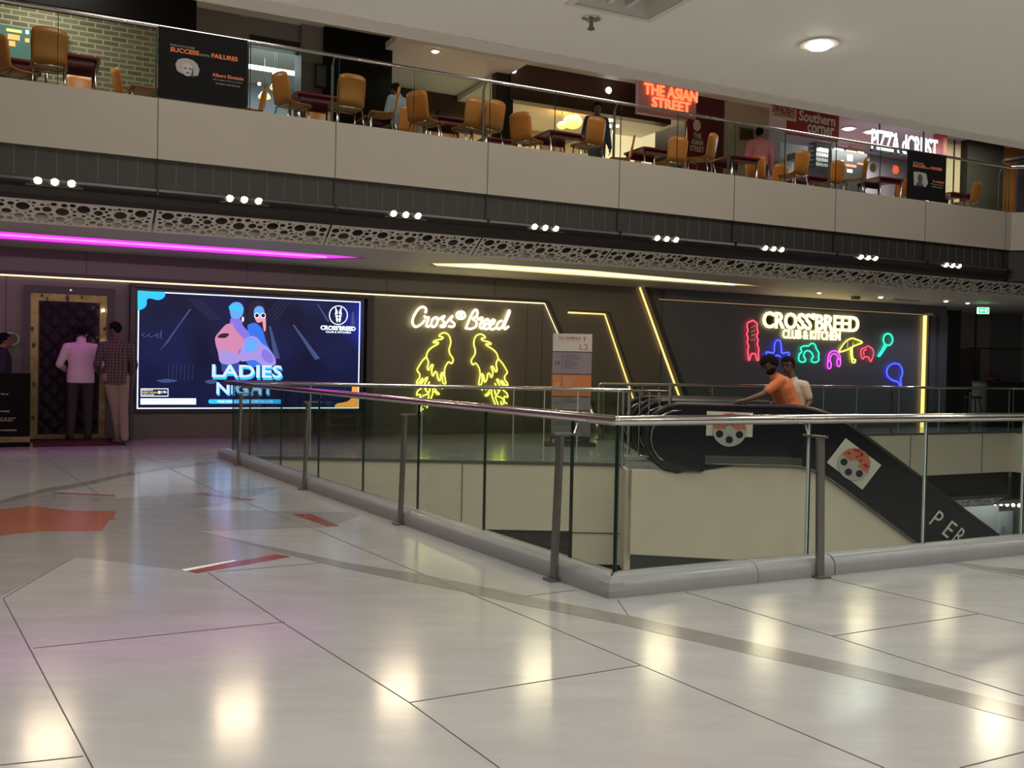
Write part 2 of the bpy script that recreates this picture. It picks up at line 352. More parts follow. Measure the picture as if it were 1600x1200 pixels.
for nm, poly, mt in (('recess_magenta', RM, 'cove_magenta'), ('recess_yellow', RY, 'cove_yellow')):
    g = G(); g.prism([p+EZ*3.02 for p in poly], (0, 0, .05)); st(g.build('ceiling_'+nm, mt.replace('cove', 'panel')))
    g = G()
    for p, q in zip(poly, poly[1:]+poly[:1]):
        d = (q-p).normalized(); nn = Vector((d.y, -d.x, 0)); g.prism([p+EZ*3.0, q+EZ*3.0, q+EZ*3.25, p+EZ*3.25], nn*(.03 if nn.dot(p-sum(poly, Vector())/len(poly)) > 0 else -.03))
    st(g.build('trim_3', 'soffit_paint'))
t = T('cove_light', 'magenta light strip glowing in the long ceiling recess at the left', 'light')
g = G(); g.tube([W(-6, 15.3, 3.01), W(4.2, 15.2, 3.01)], .016, 6); g.build('light_strip', 'cove_magenta', t, True)
t = T('cove_light', 'yellow light strip glowing in the pointed ceiling recess at the middle', 'light')
g = G(); g.tube([W(6.4, 15.1, 3.01), W(8.6, 14.8, 3.01), W(12.4, 15.1, 3.01)], .012, 6); g.build('light_strip', 'cove_yellow', t, True)
# upper slab edge: fascia, dark band, perforated skirt
FS, FE = -3.25, 17.8
def run_prism(prof, s0, s1, name, m_):
    g = G(); g.prism([W(s0, n, z) for n, z in prof], E1*(s1-s0)); return st(g.build(name, m_))
run_prism([(13.05, 4.64), (13.05, 3.87), (13.35, 3.87), (13.35, 4.2), (18, 4.2), (18, 4.55), (13.2, 4.55), (13.2, 4.64)], FS, FE, 'trim_4', 'fascia')
run_prism([(13.09, 3.87), (13.09, 3.50), (12.99, 3.475), (12.97, 3.44), (13.0, 3.41), (13.1, 3.38), (13.13, 3.30), (13.2, 3.245), (13.3, 3.3), (13.3, 3.87)], FS, FE, 'trim_5', 'dark_band')
run_prism([(13.32, 3.3), (13.32, 3.87), (16.7, 3.87), (16.7, 3.3)], FS, FE+6, 'trim_6', 'duct')
g = G(); d = (E1*.75-E2*.66).normalized()
g.prism([W(FE, 13.05, 3.87), W(FE, 13.05, 3.87)+d*4, W(FE, 13.05, 3.87)+d*4+E2, W(FE, 14.0, 3.87)], (0, 0, .77)); st(g.build('trim_7', 'fascia'))
g = G(); g.prism([W(FE, 13.1, 3.25), W(FE, 13.1, 3.25)+d*4, W(FE, 13.1, 3.25)+d*4+E2, W(FE, 14.0, 3.25)], (0, 0, .62)); st(g.build('trim_8', 'dark_band'))
SEAM = [1.39+2.32*k for k in range(-2, 8)]
g = G()
for s_ in SEAM: g.fbox(s_-.006, s_+.006, 13.045, 13.06, 3.87, 4.64)
for k in range(-20, 76):
    s_ = 1.39+.232*k
    if s_ < FE: g.fbox(s_-.004, s_+.004, 13.084, 13.1, 3.51, 3.865)
st(g.build('trim_9', 'dark_line'))
g = G()
for s_ in SEAM: g.fbox(s_-.012, s_+.012, 13.075, 13.1, 3.50, 3.87); g.fbox(s_-.012, s_+.012, 12.96, 13.0, 3.40, 3.50)
st(g.build('trim_10', 'black'))
# perforated skirt panels
random.seed(7)
PW, PH = 2.29, .462
circ = []
def try_c(r, n_):
    k = 0
    for _ in range(n_*60):
        x = random.uniform(r+.02, PW-r-.02); y = random.uniform(r+.018, PH-r-.018)
        if all((x-a)**2+(y-b)**2 > (r+c+.012)**2 for a, b, c in circ): circ.append((x, y, r)); k += 1
        if k >= n_: return
for r, n_ in ((.078, 9), (.055, 10), (.038, 24), (.026, 44), (.017, 60)): try_c(r, n_)
cu = bpy.data.curves.new('perf', 'CURVE'); cu.dimensions = '2D'; cu.fill_mode = 'BOTH'; cu.extrude = .004
def spl(pts):
    s_ = cu.splines.new('POLY'); s_.points.add(len(pts)-1)
    for p, q in zip(s_.points, pts): p.co = (*q, 0, 1)
    s_.use_cyclic_u = True
spl([(0, 0), (PW, 0), (PW, PH), (0, PH)])
for x, y, r in circ:
    k = 20 if r > .03 else 12
    spl([(x+r*math.cos(2*PI*i/k), y+r*math.sin(2*PI*i/k)) for i in range(k)])
t = bpy.data.objects.new('tmp', cu); COL.objects.link(t); bpy.context.view_layer.update()
pm = bpy.data.meshes.new_from_object(t.evaluated_get(bpy.context.evaluated_depsgraph_get())); bpy.data.objects.remove(t)
pm.materials.clear(); pm.materials.append(MC['perforated'])
sl = (E2*.4-EZ*.235).normalized()
for k, s_ in enumerate([x for x in SEAM if x > -1.5]):
    o = bpy.data.objects.new('trim_11', pm); COL.objects.link(o)
    mm = Matrix((E1, sl, E1.cross(sl))).transposed().to_4x4(); mm.translation = W(s_+.015-PW*0, 13.2, 3.24)
    if k % 2: mm = mm @ Matrix.Translation((PW, 0, 0)) @ Matrix.Rotation(PI, 4, 'Y')
    o.matrix_basis = mm; st(o)
    if s_+PW > FE+.6: pass
g = G(); g.prism([W(-5, 13.62, 3.01), W(-5, 13.62, 3.28), W(-5, 13.7, 3.28), W(-5, 13.7, 3.01)], E1*30); st(g.build('trim_12', 'duct'))
# triple spot lamps under the dark band
def spot3(s_, label, near=False):
    SG = -1 if near else 1
    base = W(s_, 4.9 if near else 13.0, 3.455)
    t = T('spotlight_bar', label, 'light', base, AN, 'triple spotlights on the near slab edge' if near else 'triple spotlights along the dark band')
    g = G(); g.box(-.32, .32, -.03, .04, -.075, -.055, lambda x, y, z: base+E1*x+E2*y+EZ*z); g.build('bracket', 'chrome', t)
    for k in (-1, 0, 1):
        p = base+E1*.185*k; ax = (-E2*.8*SG-EZ*.6+E1*.05*k)
        h = G().lathe([(.028, -.06), (.05, -.02), (.056, .02), (.05, .022)], p, 14, ax).build('lamp_head', 'chrome', t, 40)
        G().lathe([(.046, .022), (.040, .032), (.015, .038)], p, 14, ax).build('bulb', 'lamp_warm', h)
        lamp('SPOT', 'spot_glow', p+ax*.07, 26 if near else 8, (1, .86, .66) if near else (1, .80, .55), .035, (-E2*.9-EZ*.45)*1 if not near else E2*.85-EZ*.5, t, 120, .8)

whr = ['above the tufted door', 'above the glowing event screen', 'above the script neon sign', 'above the folded gold light strip', 'above the slanted gold light strip', 'above the bartender letters of the logo wall', 'above the vertical gold light bar', 'nearest the green exit sign']
whr = ['leftmost, above the tufted door', 'above the standing women on the screen', 'above the script neon sign', 'above the directory pylon', 'above the slanted gold light', 'above the colourful neon shapes', 'above the blue neon balloon', 'rightmost, beyond the vertical gold light']
for k in range(-2, 6): spot3(.21+2.26*k, 'triple spotlight bar on the near slab edge above the glass railing', True)
for k, wd in enumerate(whr): spot3(.21+2.26*k, 'three bright round spotlights on a dark bar, '+wd)
# near ceiling
NC = 4.68
cs, ce, cn0, cn1 = 2.2, 2.61, 2.6, 3.86
st(G().holed([W(-9, -7, 0), W(24, -7, 0), W(24, NC, 0), W(-9, NC, 0)], [W(cs, cn0, 0), W(ce, cn0, 0), W(ce, cn1, 0), W(cs, cn1, 0)], 3.0, 3.25).build('ceiling', 'ceiling_paint'))
g = G(); g.fbox(-9, 24, NC-.14, NC, 2.99, 3.0); g.fbox(-9, 24, NC-.04, NC+.01, 3.0, 4.3); st(g.build('ceiling_rim', 'ceiling_rim'))
t = T('ceiling_air_slot', 'grey recessed air slot in the cream ceiling beside the sprinkler', 'vent', W((cs+ce)/2, (cn0+cn1)/2, 3.0), AN)
g = G(); g.fbox(cs, ce, cn0, cn1, 3.10, 3.14); g.build('backing', 'post_steel', t)
g = G()
for k in range(3): g.fbox(cs+.08+.1*k, cs+.1+.1*k, cn0, cn1, 3.03, 3.1)
g.build('blade', 'soffit_paint', t)
g = G(); g.fbox(cs-.03, cs, cn0-.03, cn1+.03, 2.99, 3.0); g.fbox(ce, ce+.03, cn0-.03, cn1+.03, 2.99, 3.0); g.fbox(cs, ce, cn1, cn1+.03, 2.99, 3.0); g.fbox(cs, ce, cn0-.03, cn0, 2.99, 3.0); g.build('frame', 'ceiling_rim', t)
p = onz(924, 28, 3.0)
t = T('sprinkler', 'small dark sprinkler head on the cream ceiling', 'sprinkler', p)
G().lathe([(.045, 0), (.046, -.006), (.032, -.012), (.014, -.014)], p, 16).build('plate', 'chrome', t, 40)
G().lathe([(.012, -.012), (.010, -.03), (.012, -.045), (.018, -.05), (.018, -.055)], p, 12).build('nozzle', 'post_steel', t, 40)
def downlight(p, label, power=55, group='recessed downlights in the near ceiling', m_='lamp_white', col=(1, .95, .87), r=.1, first=None):
    t = T('downlight', label, 'light', p, 0, group)
    G().lathe([(r, 0), (r*.98, -.006), (r*.66, -.008), (r*.62, -.002)], p, 24).build('ring', 'ceiling_rim', t, 40)
    G().lathe([(r*.62, -.006), (r*.5, -.022), (r*.2, -.028)], p, 20).build('lens', m_, t, True)
    if power: lamp('SPOT', 'downlight_glow', p-EZ*.05, power, col, r*.6, None, t, 150, .5)
pd = onz(1280, 68, 3.0); sd, nd = pd.dot(E1), pd.dot(E2)
downlight(W(sd, nd, 2.998), 'round white recessed downlight glowing in the cream ceiling', 45, None)
for i in range(-4, 4):
    for j in range(0, 4):
        if (i == 0 and j == 0): continue
        s_, n_ = sd+2.4*i, nd-2.4*j
        if W(s_, n_, 3).y > 0 and abs(W(s_, n_, 3).x) < .53*W(s_, n_, 3).y*1 and W(s_, n_, 3).y > 4.3: continue
        downlight(W(s_, n_, 2.998), 'recessed downlight in the ceiling behind the viewer', 42 if j == 0 else 72, 'recessed downlights behind the viewer')
for k, (px, py) in enumerate(((1376, 464), (1478, 470), (1280, 457), (1512, 473))):
    downlight(onz(px, py, 2.998), 'small cool downlight in the walkway ceiling, '+('left of the thin air vent', 'right of the thin air vent', 'farthest from the exit sign', 'added just left of the exit sign')[k], (16, 16, 6, 26)[k], 'small downlights over the walkway', col=(.85, .8, 1), r=.07, m_='lamp_soft' if k >= 2 else 'lamp_white')  # last of the four is added to brighten the grey column
t = T('ceiling_speaker', 'small grey box speaker under the walkway ceiling', 'speaker', onz(1337, 463, 3.0)); p = onz(1337, 463, 3.0)
G().fbox(p.dot(E1)-.09, p.dot(E1)+.09, p.dot(E2)-.05, p.dot(E2)+.05, 2.93, 3.0).build('case', 'grey_wall', t)
t = T('ceiling_vent', 'long thin air vent in the walkway ceiling', 'vent', onz(1415, 468, 3.0)); p = onz(1415, 468, 3.0)
G().fbox(p.dot(E1)-.45, p.dot(E1)+.45, p.dot(E2)-.07, p.dot(E2)+.07, 2.985, 3.0).build('frame', 'soffit_paint', t)
G().fbox(p.dot(E1)-.42, p.dot(E1)+.42, p.dot(E2)-.04, p.dot(E2)+.04, 2.98, 2.99).build('slot', 'groove', t)

# floor inlays --------------------------------------------------------------
def inlay(pts, name, m_, z=.0015, o=(0, 0), sc=1):
    g = G(); g.prism([onz(o[0]+x/sc, o[1]+y/sc, 0) for x, y in pts], (0, 0, z)); st(g.build(name, m_))
o8 = (0, 680); k8 = 2.6667
inlay([(-60, 282), (0, 275), (240, 238), (475, 252), (485, 265), (800, 240), (1180, 212), (1000, 275), (800, 312), (1460, 320), (1500, 335), (1370, 385), (820, 400), (1150, 470), (1206, 507), (760, 563), (320, 508), (0, 675), (-60, 700)], 'trim_13', 'grey_marble', .001, o8, k8)
inlay([(-40, 282), (0, 272), (170, 226), (350, 195), (520, 158), (700, 130), (905, 110), (905, 116), (700, 141), (520, 172), (350, 213), (170, 245), (0, 290), (-40, 300)], 'trim_14', 'band_marble', .0014, o8, k8)
inlay([(307, 830), (431, 856), (550, 881), (655, 897), (760, 918), (820, 931), (976, 961), (1161, 1001), (1356, 1044), (1600, 1104), (1800, 1158), (1800, 1186), (1600, 1127), (1356, 1064), (1161, 1020), (966, 975), (820, 946), (725, 925), (620, 905), (536, 888), (445, 866)], 'trim_15', 'band_marble', .0016)
inlay([(1480, 878), (1600, 890), (1600, 900), (1560, 893)], 'trim_15', 'band_marble', .0016)
inlay([(-60, 312), (0, 310), (130, 295), (295, 315), (487, 316), (470, 348), (495, 350), (455, 355), (425, 400), (160, 402), (0, 420), (-60, 430)], 'trim_16', 'orange_marble', .002, o8, k8)
for q in ([(220, 238), (250, 239), (480, 250), (480, 254), (225, 242)], [(820, 245), (870, 246), (1065, 268), (1045, 273), (1010, 272)], [(1215, 330), (1295, 328), (1415, 379), (1365, 381)], [(775, 565), (1150, 497), (1212, 507), (820, 576)]):
    inlay(q, 'trim_17', 'red_marble', .002, o8, k8)
t = tag(G().prism([onz(755/k8, 680+561/k8, .002), onz(775/k8, 680+566/k8, .002), onz(985/k8, 680+524/k8, .002), onz(975/k8, 680+521/k8, .002)], (0, 0, .002)).build('metal_inlay_strip', 'white'), 'metal edge strip along the red floor inlay, its glint painted white', 'floor strip')  # plain white colour stands in for the glint on the metal
JO = [((5, 935), (145, 1200)), ((113, 872), (5, 935)), ((325, 895), (445, 975), (640, 1098), (780, 1200)), ((52, 1013), (445, 972)), ((640, 1098), (1000, 1040)), ((54, 704), (154, 772)), ((195, 699), (340, 768), (487, 825), (662, 898), (820, 963), (1000, 1039), (1381, 1200)),
      ((1070, 925), (1300, 994), (1600, 1088)), ((1300, 994), (1530, 959)), ((1290, 903), (1600, 975)), ((1500, 1200), (1600, 1175)), ((820, 932), (900, 922)), ((338, 894), (506, 879)), ((130, 1182), (0, 1196)), ((965, 938), (982, 962)), ((1480, 880), (1600, 903))]
g = G()
for J in JO:
    q = [onz(x, y) for x, y in J]
    a, b = q[0], q[-1]
    if len(q) > 2: # a straight joint through measured points
        pass
    for a, b in zip(q, q[1:]):
        d = (b-a).normalized(); nn = Vector((-d.y, d.x, 0))*.0019; g.prism([a-nn, b-nn, b+nn, a+nn], (0, 0, .0018))
st(g.build('trim_18', 'joint'))

# void edges: beige fascias, lower dark band ------------------------------------
g = G(); g.box(-3.95, 1.54, 13.13, 13.4, -.93, -.02); g.box(.86, 1.54, 13.13, 13.6, -1.38, -.93); g.box(1.52, 1.60, 12.6, 13.3, -1.38, -.02); st(g.build('trim_19', 'plaster'))
g = G(); g.box(-3.93, 1.56, 13.12, 13.2, -.03, .012); st(g.build('trim_20', 'dark_line'))
g = G()
for x in (-2.9, -1.0): pass
g.box(-.66, -.652, 13.12, 13.135, -.93, -.03); g.box(.86, 1.54, 13.12, 13.135, -.955, -.945); st(g.build('trim_21', 'groove'))
g = G(); g.box(-6, .86, 13.25, 13.5, -1.75, -.93); g.box(-6, 3.2, 13.6, 13.9, -2.6, -1.3); st(g.build('trim_22', 'dark_band'))
g = G()
for k in range(26): g.box(-6, .86, 13.235, 13.255, -.96-.03*k, -.95-.03*k)
st(g.build('trim_23', 'dark_line'))
# wall under the escalator head
g = G()
g.prism([Vector(p) for p in ((1.58, 12.45, -1.10), (1.58, 12.45, 0), (2.52, 12.45, 0), (2.52, 12.45, .085), (3.55, 12.45, .10), (3.9, 12.45, .05), (4.2, 12.45, -.08), (5.33, 12.45, -.885), (8.3, 12.45, -3.0), (5.3, 12.45, -3.0), (3.4, 12.45, -1.16))], (0, .12, 0)); st(g.build('wall_escalator', 'plaster'))
g = G(); g.box(1.6, 6.3, 12.7, 13.0, -3.2, -1.0); st(g.build('trim_24', 'skirt'))
# far right void edge
def farprism(prof, name, m_, s0=9.2, s1=None):
    s1 = FR.dot(E1)
    g = G(); g.prism([W(s0, n, z) for n, z in prof], E1*(s1-s0))
    dd = (RR-FR).normalized(); nn = Vector((-dd.y, dd.x, 0))
    base = FR
    for (n0, z0) in [(0, 0)]:
        zs = [z for n, z in prof]; g.prism([base+EZ*min(zs)+nn*(prof[0][0]-14.9), base+dd*9+EZ*min(zs)+nn*(prof[0][0]-14.9), base+dd*9+nn*.5+EZ*min(zs), base+nn*.5+EZ*min(zs)], (0, 0, max(zs)-min(zs)))
    return st(g.build(name, m_))
farprism([(14.86, -.02), (14.86, -.93), (15.2, -.93), (15.2, -.02)], 'trim_25', 'plaster')
farprism([(14.85, .012), (14.85, -.02), (15.0, -.02), (15.0, .012)], 'trim_26', 'dark_line')
farprism([(14.95, -.93), (14.95, -1.35), (14.88, -1.38), (14.88, -1.45), (15.0, -1.55), (15.2, -1.55), (15.2, -.93)], 'trim_27', 'dark_band')
g = G()
for k in range(1, 5): s_ = 11.1+2.32*k-.9; g.fbox(s_, s_+.012, 14.85, 14.87, -.93, -.03)
st(g.build('trim_28', 'dark_line'))
# lower storey seen through the void
for k, s_ in enumerate((9.0, 11.32, 13.64, 15.96, 18.28)):
    o = bpy.data.objects.new('trim_29', pm); COL.objects.link(o)
    mm = Matrix((E1, sl, E1.cross(sl))).transposed().to_4x4(); mm.translation = W(s_, 15.05, -1.56); o.matrix_basis = mm; st(o)
st(G().prism([W(5, 15.4, -1.8), W(26, 15.4, -1.8), W(26, 22, -1.8), W(5, 22, -1.8)], (0, 0, .1)).build('ceiling_lower', 'soffit_paint'))
st(G().prism([W(-9, -2, -4.7), W(30, -2, -4.7), W(30, 26, -4.7), W(-9, 26, -4.7)], (0, 0, .1)).build('floor_lower', 'grey_marble'))
st(G().fbox(-9, 26, 19.2, 19.4, -4.6, -1.8).build('wall_lower', 'light_grey_wall'))
g = G(); g.fbox(17.6, 23.5, 18.7, 19.2, -2.5, -1.85); st(g.build('trim_30', 'tee_navy'))
t = T('lower_shop_light', 'white string of small lamps above the lower shop front seen through the glass', 'light')
g = G()
for k in range(7):
    p = ony(1537+9*k, 786+k*.6, 22.6) if False else None
    s_, z_ = onn(1538+9.5*k, 786+.7*k, 18.55); g.ell(W(s_, 18.6, z_), .05, .05, .05, u=8, v=6)
g.build('bulb', 'lamp_white', t)
a = onn(1562, 800, 19.1); b = onn(1582, 838, 19.1)
t = T('shop_door', 'pale lit shop door on the lower floor at the right', 'door')
h_ = G().fbox(a[0], b[0], 19.1, 19.19, -4.6, a[1]).build('door_leaf', 'light_grey_wall', t); G().fbox(a[0]+.1, a[0]+.14, 19.05, 19.1, -3.7, -3.2).build('handle', 'chrome', h_)
lamp('AREA', 'lower_shop_glow', W(20, 17.2, -1.95), 160, (.85, .92, 1), 2.5); lamp('AREA', 'lower_hall_glow', W(8, 17.2, -1.95), 60, (1, .9, .75), 2)
# right end: column, dark panels, exit sign
def xbox(px0, px1, y, d, z0, z1, name, m_, parent=None):
    a = ony(px0, 560, y); b = ony(px1, 560, y); g = G(); g.box(a.x, b.x, y, y+d, z0, z1)
    o = g.build(name, m_, parent); return o
st(xbox(1476, 1500, 25.2, .3, 0, 3.0, 'wall_side', 'black'))
st(xbox(1478, 1700, 30, .3, 0, 3.0, 'wall_end', 'black'))
st(xbox(1494, 1546, 26, .8, 0, 3.0, 'wall_column', 'grey_wall'))
st(xbox(1546, 1596, 26.25, .6, 0, 3.0, 'wall_panel', 'wall_niche'))
a = ony(1494, 560, 25.98); b = ony(1546, 560, 25.98); g = G()
g.box(a.x, a.x+.65, 25.97, 26, 0, 2.02)
st(g.build('wall_recess', 'wall_frame'))
g = G(); c = ony(1512, 560, 26).x; e = ony(1595, 560, 26).x; g.box(c, e, 25.96, 26.0, 2.02, 2.05); g.box(c+.18, c+.2, 25.96, 26, .7, 3.0); g.box(c, b.x, 25.96, 26, .62, .66); st(g.build('trim_31', 'black'))
p = ony(1537, 485, 22.5)
t = T('exit_sign', 'green lit exit sign with an arrow hanging from the ceiling', 'sign', (p.x, p.y, p.z))
G().box(p.x-.14, p.x+.13, p.y, p.y+.04, p.z-.08, p.z+.07).build('case', 'exit_white', t)
G().box(p.x-.12, p.x+.11, p.y-.006, p.y, p.z-.065, p.z+.055).build('face', 'exit_green', t)
g = G(); g.prism([(p.x-.10, p.y-.008, p.z), (p.x-.05, p.y-.008, p.z+.04), (p.x-.05, p.y-.008, p.z+.015), (p.x-.0, p.y-.008, p.z+.015), (p.x-.0, p.y-.008, p.z-.015), (p.x-.05, p.y-.008, p.z-.015), (p.x-.05, p.y-.008, p.z-.04)], (0, -.004, 0)); g.box(p.x+.03, p.x+.07, p.y-.012, p.y-.006, p.z-.045, p.z+.04); g.build('arrow', 'exit_white', t)
G().tube([(p.x, p.y+.02, p.z+.06), (p.x, p.y+.02, 3.0)], .006, 6).build('rod', 'post_steel', t)
t = T('kiosk', 'black kiosk counter with small items on top at the far right', 'counter', (ony(1570, 640, 24.5).x, 24.5, 0)); x = ony(1541, 640, 24.5).x
G().box(x, x+1.6, 24.5, 25.3, 0, 1.12).build('body', 'black', t, bevel=.01)
G().box(x-.03, x+1.6, 24.47, 25.3, 1.12, 1.16).build('worktop', 'rubber', t)
for q in range(1):
    tt = tag(G().lathe([(.2, 0), (.22, .05), (.18, .12), (.05, .16)], (x+.3, 24.9, 1.16), 14).build('tray', 'maroon_dark', None, True), 'dark reddish covered tray on the black kiosk', 'tray')
x = ony(1520, 630, 24.3).x
t = T('bar_stool', 'dark bar stool beside the black kiosk', 'stool', (x, 24.3, 0))
G().lathe([(.2, .72), (.21, .75), (.2, .78)], (x, 24.3, 0), 20).build('seat', 'rubber', t, 40)
for k in range(4):
    c_, s_ = (-1, 1)[k % 2], (-1, 1)[k//2]; G().tube([(x+.1*c_, 24.3+.1*s_, .73), (x+.2*c_, 24.3+.2*s_, 0.0)], .018, 8).build('leg', 'rubber', t)
# ------------------------------------------------------------------ RAILINGS
def on_line(px, P, d, py=800):
    r = ray(px, py); # P + d t = r k (horizontal)
    det = d.x*(-r.y)+r.x*d.y
    t = (-P.x*(-r.y) - r.x*P.y)/det
    return P+d*t
KERB = [(0, 0), (-.12, 0), (-.125, .04), (-.115, .085), (-.085, .118), (-.045, .128), (0, .125), (.04, .12), (.04, 0)]
def kerb_run(t, P, Q, inn, name='kerb'):
    d = (Q-P).normalized(); g = G()
    g.prism([P+inn*a+EZ*z for a, z in KERB], Q-P); g.build(name, 'kerb', t, 35)
def post(t, q, inn, d, top=.90):             # flat bar with a plate reaching over to the handrail
    g = G(); f = lambda a, b, z: q+inn*(a+.03*z)+d*b+EZ*z
    g.box(-.012, .012, -.028, .028, 0.012, top, f); g.box(-.05, .04, -.05, .05, 0, .014, f)
    o = g.build('post', 'post_steel', t)
    g = G(); g.box(-.05, .14, -.02, .02, top, top+.014, f); g.tube([f(.11, 0, top+.01), f(.135, 0, top+.09)], .011, 8); g.build('bracket', 'steel', o)
O_ = Vector((.58, 5.48, 0)); dl = (Vector((-3.96, 12.96, 0))-O_).normalized(); nl = Vector((-dl.y*-1, dl.x*-1, 0))
nl = Vector((dl.y, -dl.x, 0))                 # inward (towards the void)
RH = 1.015
tl = T('glass_railing', 'long glass railing with steel handrail running from the corner back to the left', 'railing', C0)
Lend = C0+dl*8.62
kerb_run(tl, C0+dl*.0-nl*0, Lend, nl); g = G(); g.ell(Lend+EZ*.0, .12, .12, .125); g.build('kerb_end', 'kerb', tl, True)
g = G(); g.tube([C0+EZ*RH, C0+dl*8.75+EZ*RH], .031, 14); g.build('handrail', 'rail_steel', tl, 40)
for x, y in ((372, 735), (475, 770), (625, 822), (865, 905)):
    q = on_line(x, C0-nl*.14, dl, y); post(tl, q, nl, dl)
js = [0.0]+[(on_line(x, C0, dl, 760)-C0).dot(dl) for x in (893, 757, 653, 567, 497, 438, 389, 362)]
for a, b in zip(js, js[1:]):
    g = G(); f = lambda u, v, z: C0+dl*u+nl*v+EZ*z
    g.box(a+.008, b-.008, -.006, .006, .11, RH-.02, f); gp = g.build('glass_panel', 'rail_glass', tl)
    G().box(a+.001, a+.010, -.0065, .0065, .11, RH-.02, f).build('glass_edge', 'glass_edge', gp); G().box(b-.010, b-.001, -.0065, .0065, .11, RH-.02, f).build('glass_edge', 'glass_edge', gp)
tr_ = T('glass_railing', 'near glass railing with steel handrail running from the corner to the right', 'railing', C0)
q1, q2 = C0+E1*3.0, C0+E1*17
kerb_run(tr_, C0+E1*.0, C0+E1*.98, E2); kerb_run(tr_, C0+E1*.985, C0+E1*1.62, E2); kerb_run(tr_, C0+E1*1.63, C0+E1*4.2, E2); kerb_run(tr_, C0+E1*4.205, C0+E1*10, E2)
# mitred corner cap between both kerbs
g = G()
A = [C0+nl*a+EZ*z for a, z in KERB[:8]]; B = [C0+E2*a+EZ*z for a, z in KERB[:8]]
for i in range(7):
    if (A[i+1]-A[i]).length > 0:
        oA, oB = A[i], B[i]; mid = lambda a_: O_*((-a_)/.125)+C0*(1-(-a_)/.125)
        M0 = mid(KERB[i][0]); M0 = Vector((M0.x, M0.y, KERB[i][1])); M1 = mid(KERB[i+1][0]); M1 = Vector((M1.x, M1.y, KERB[i+1][1]))
        for pts in ((A[i], A[i+1], M1, M0), (M0, M1, B[i+1], B[i])):
            try: g.b.faces.new([g.b.verts.new(p) for p in pts])
            except ValueError: pass
g.build('kerb_corner', 'kerb', tr_, 35)
g = G(); g.box(0, .008, -.008, .008, 0, .0)if 0 else None
g = G(); dd = (O_-C0).normalized(); sd2 = Vector((-dd.y, dd.x, 0))*.0035
pr = [(0, .131), (.055, .134), (.10, .122), (.142, .088), (.156, .04), (.150, 0), (.0, 0)]
g.prism([C0+dd*a+EZ*z-sd2 for a, z in pr], sd2*2); g.build('corner_joint', 'black', tr_)
g = G(); g.tube([C0+EZ*RH, C0+E1*10+EZ*RH], .031, 14); g.ell(C0+EZ*RH, .031, .031, .031, u=12, v=8); g.build('handrail', 'rail_steel', tr_, 40)
for x, y in ((1281, 901),):
    q = on_line(x, C0-E2*.14, E1, y); post(tr_, q, E2, E1); post(tr_, q+E1*2.25, E2, E1)
js = [0.0]+[(on_line(x, C0, E1, 780)-C0).dot(E1) for x in (1262, 1444, 1597)]+[6, 8, 10]
for a, b in zip(js, js[1:]):
    g = G(); f = lambda u, v, z: C0+E1*u+E2*v+EZ*z
    g.box(a+.010, b-.010, -.006, .006, .11, RH-.02, f); gp = g.build('glass_panel', 'rail_glass', tr_)
    g = G(); g.box(a+.001, a+.013, -.0065, .0065, .11, RH-.02, f); g.build('glass_edge', 'glass_edge', gp)
    g = G(); g.box(b-.013, b-.001, -.0065, .0065, .11, RH-.02, f); g.build('glass_edge', 'glass_edge_light', gp)
# railing on the far edge of the void
def far_rail(A, B, label, joints, posts, inn, z=RH, r=.028, ends=0):
    t = T('glass_railing', label, 'railing', A); d = (B-A).normalized(); L = (B-A).length
    G().tube([A+EZ*z, B+EZ*z], r, 10).build('handrail', 'rail_steel', t, 40)
    js = [0]+joints+[L]
    for a, b in zip(js, js[1:]):
        f = lambda u, v, zz: A+d*u+inn*v+EZ*zz
        gp = G().box(a+.012, b-.012, -.006, .006, .03, z-.03, f).build('glass_panel', 'far_glass', t)
        G().box(b-.014, b-.002, -.0065, .0065, .03, z-.03, f).build('glass_edge', 'glass_edge_light', gp)
    for p_ in posts:
        q = A+d*p_-inn*.1; f = lambda a, b, zz: q+inn*a+d*b+EZ*zz
        po = G().box(-.012, .012, -.028, .028, 0, .9, f).build('post', 'post_steel', t)
        G().box(-.04, .12, -.02, .02, .9, .915, f).box(.09, .11, -.01, .01, .91, z-.02, f).build('bracket', 'steel', po)
    return t
A = Vector((-3.05, 13.24, 0)); B = Vector((1.62, 13.24, 0))
A.x = -3.85
far_rail(A, B, 'glass railing along the far edge in front of the neon wings', [(ony(px, 650, 13.24)-A).x for px in (486, 660, 803, 851, 903, 966)], [], Vector((0, -1, 0)))
P0 = W(0, 14.98, 0)
sA = onn(938, 600, 14.98)[0]; 
def s98(px): return onn(px, 620, 14.98)[0]-sA
far_rail(W(sA, 14.98, 0), W(20.55, 14.98, 0), 'glass railing behind the escalators in front of the logo wall', [s98(x) for x in (1004, 1029, 1113, 1287, 1339, 1405, 1468, 1584)], [s98(x) for x in (1108, 1264, 1399, 1522)], -E2)
dfr = (RR-FR).normalized(); nfr = Vector((-dfr.y, dfr.x, 0))
far_rail(W(20.55, 14.98, 0), W(20.55, 14.98, 0)+dfr*7, 'glass railing turning the far right corner of the void', [1.2, 2.4, 3.6, 4.8, 6], [1.2, 3.6, 6], -nfr if nfr.dot(E1) > 0 else nfr)
t = T('railing_end_post', 'pair of upright steel tubes at the left end of the far railing', 'post', W(sA, 14.98, 0))
for dx in (0, .09): G().tube([W(sA+dx, 15.0, 0), W(sA+dx, 15.0, RH)], .025, 10).build('tube', 'steel', t, 40)

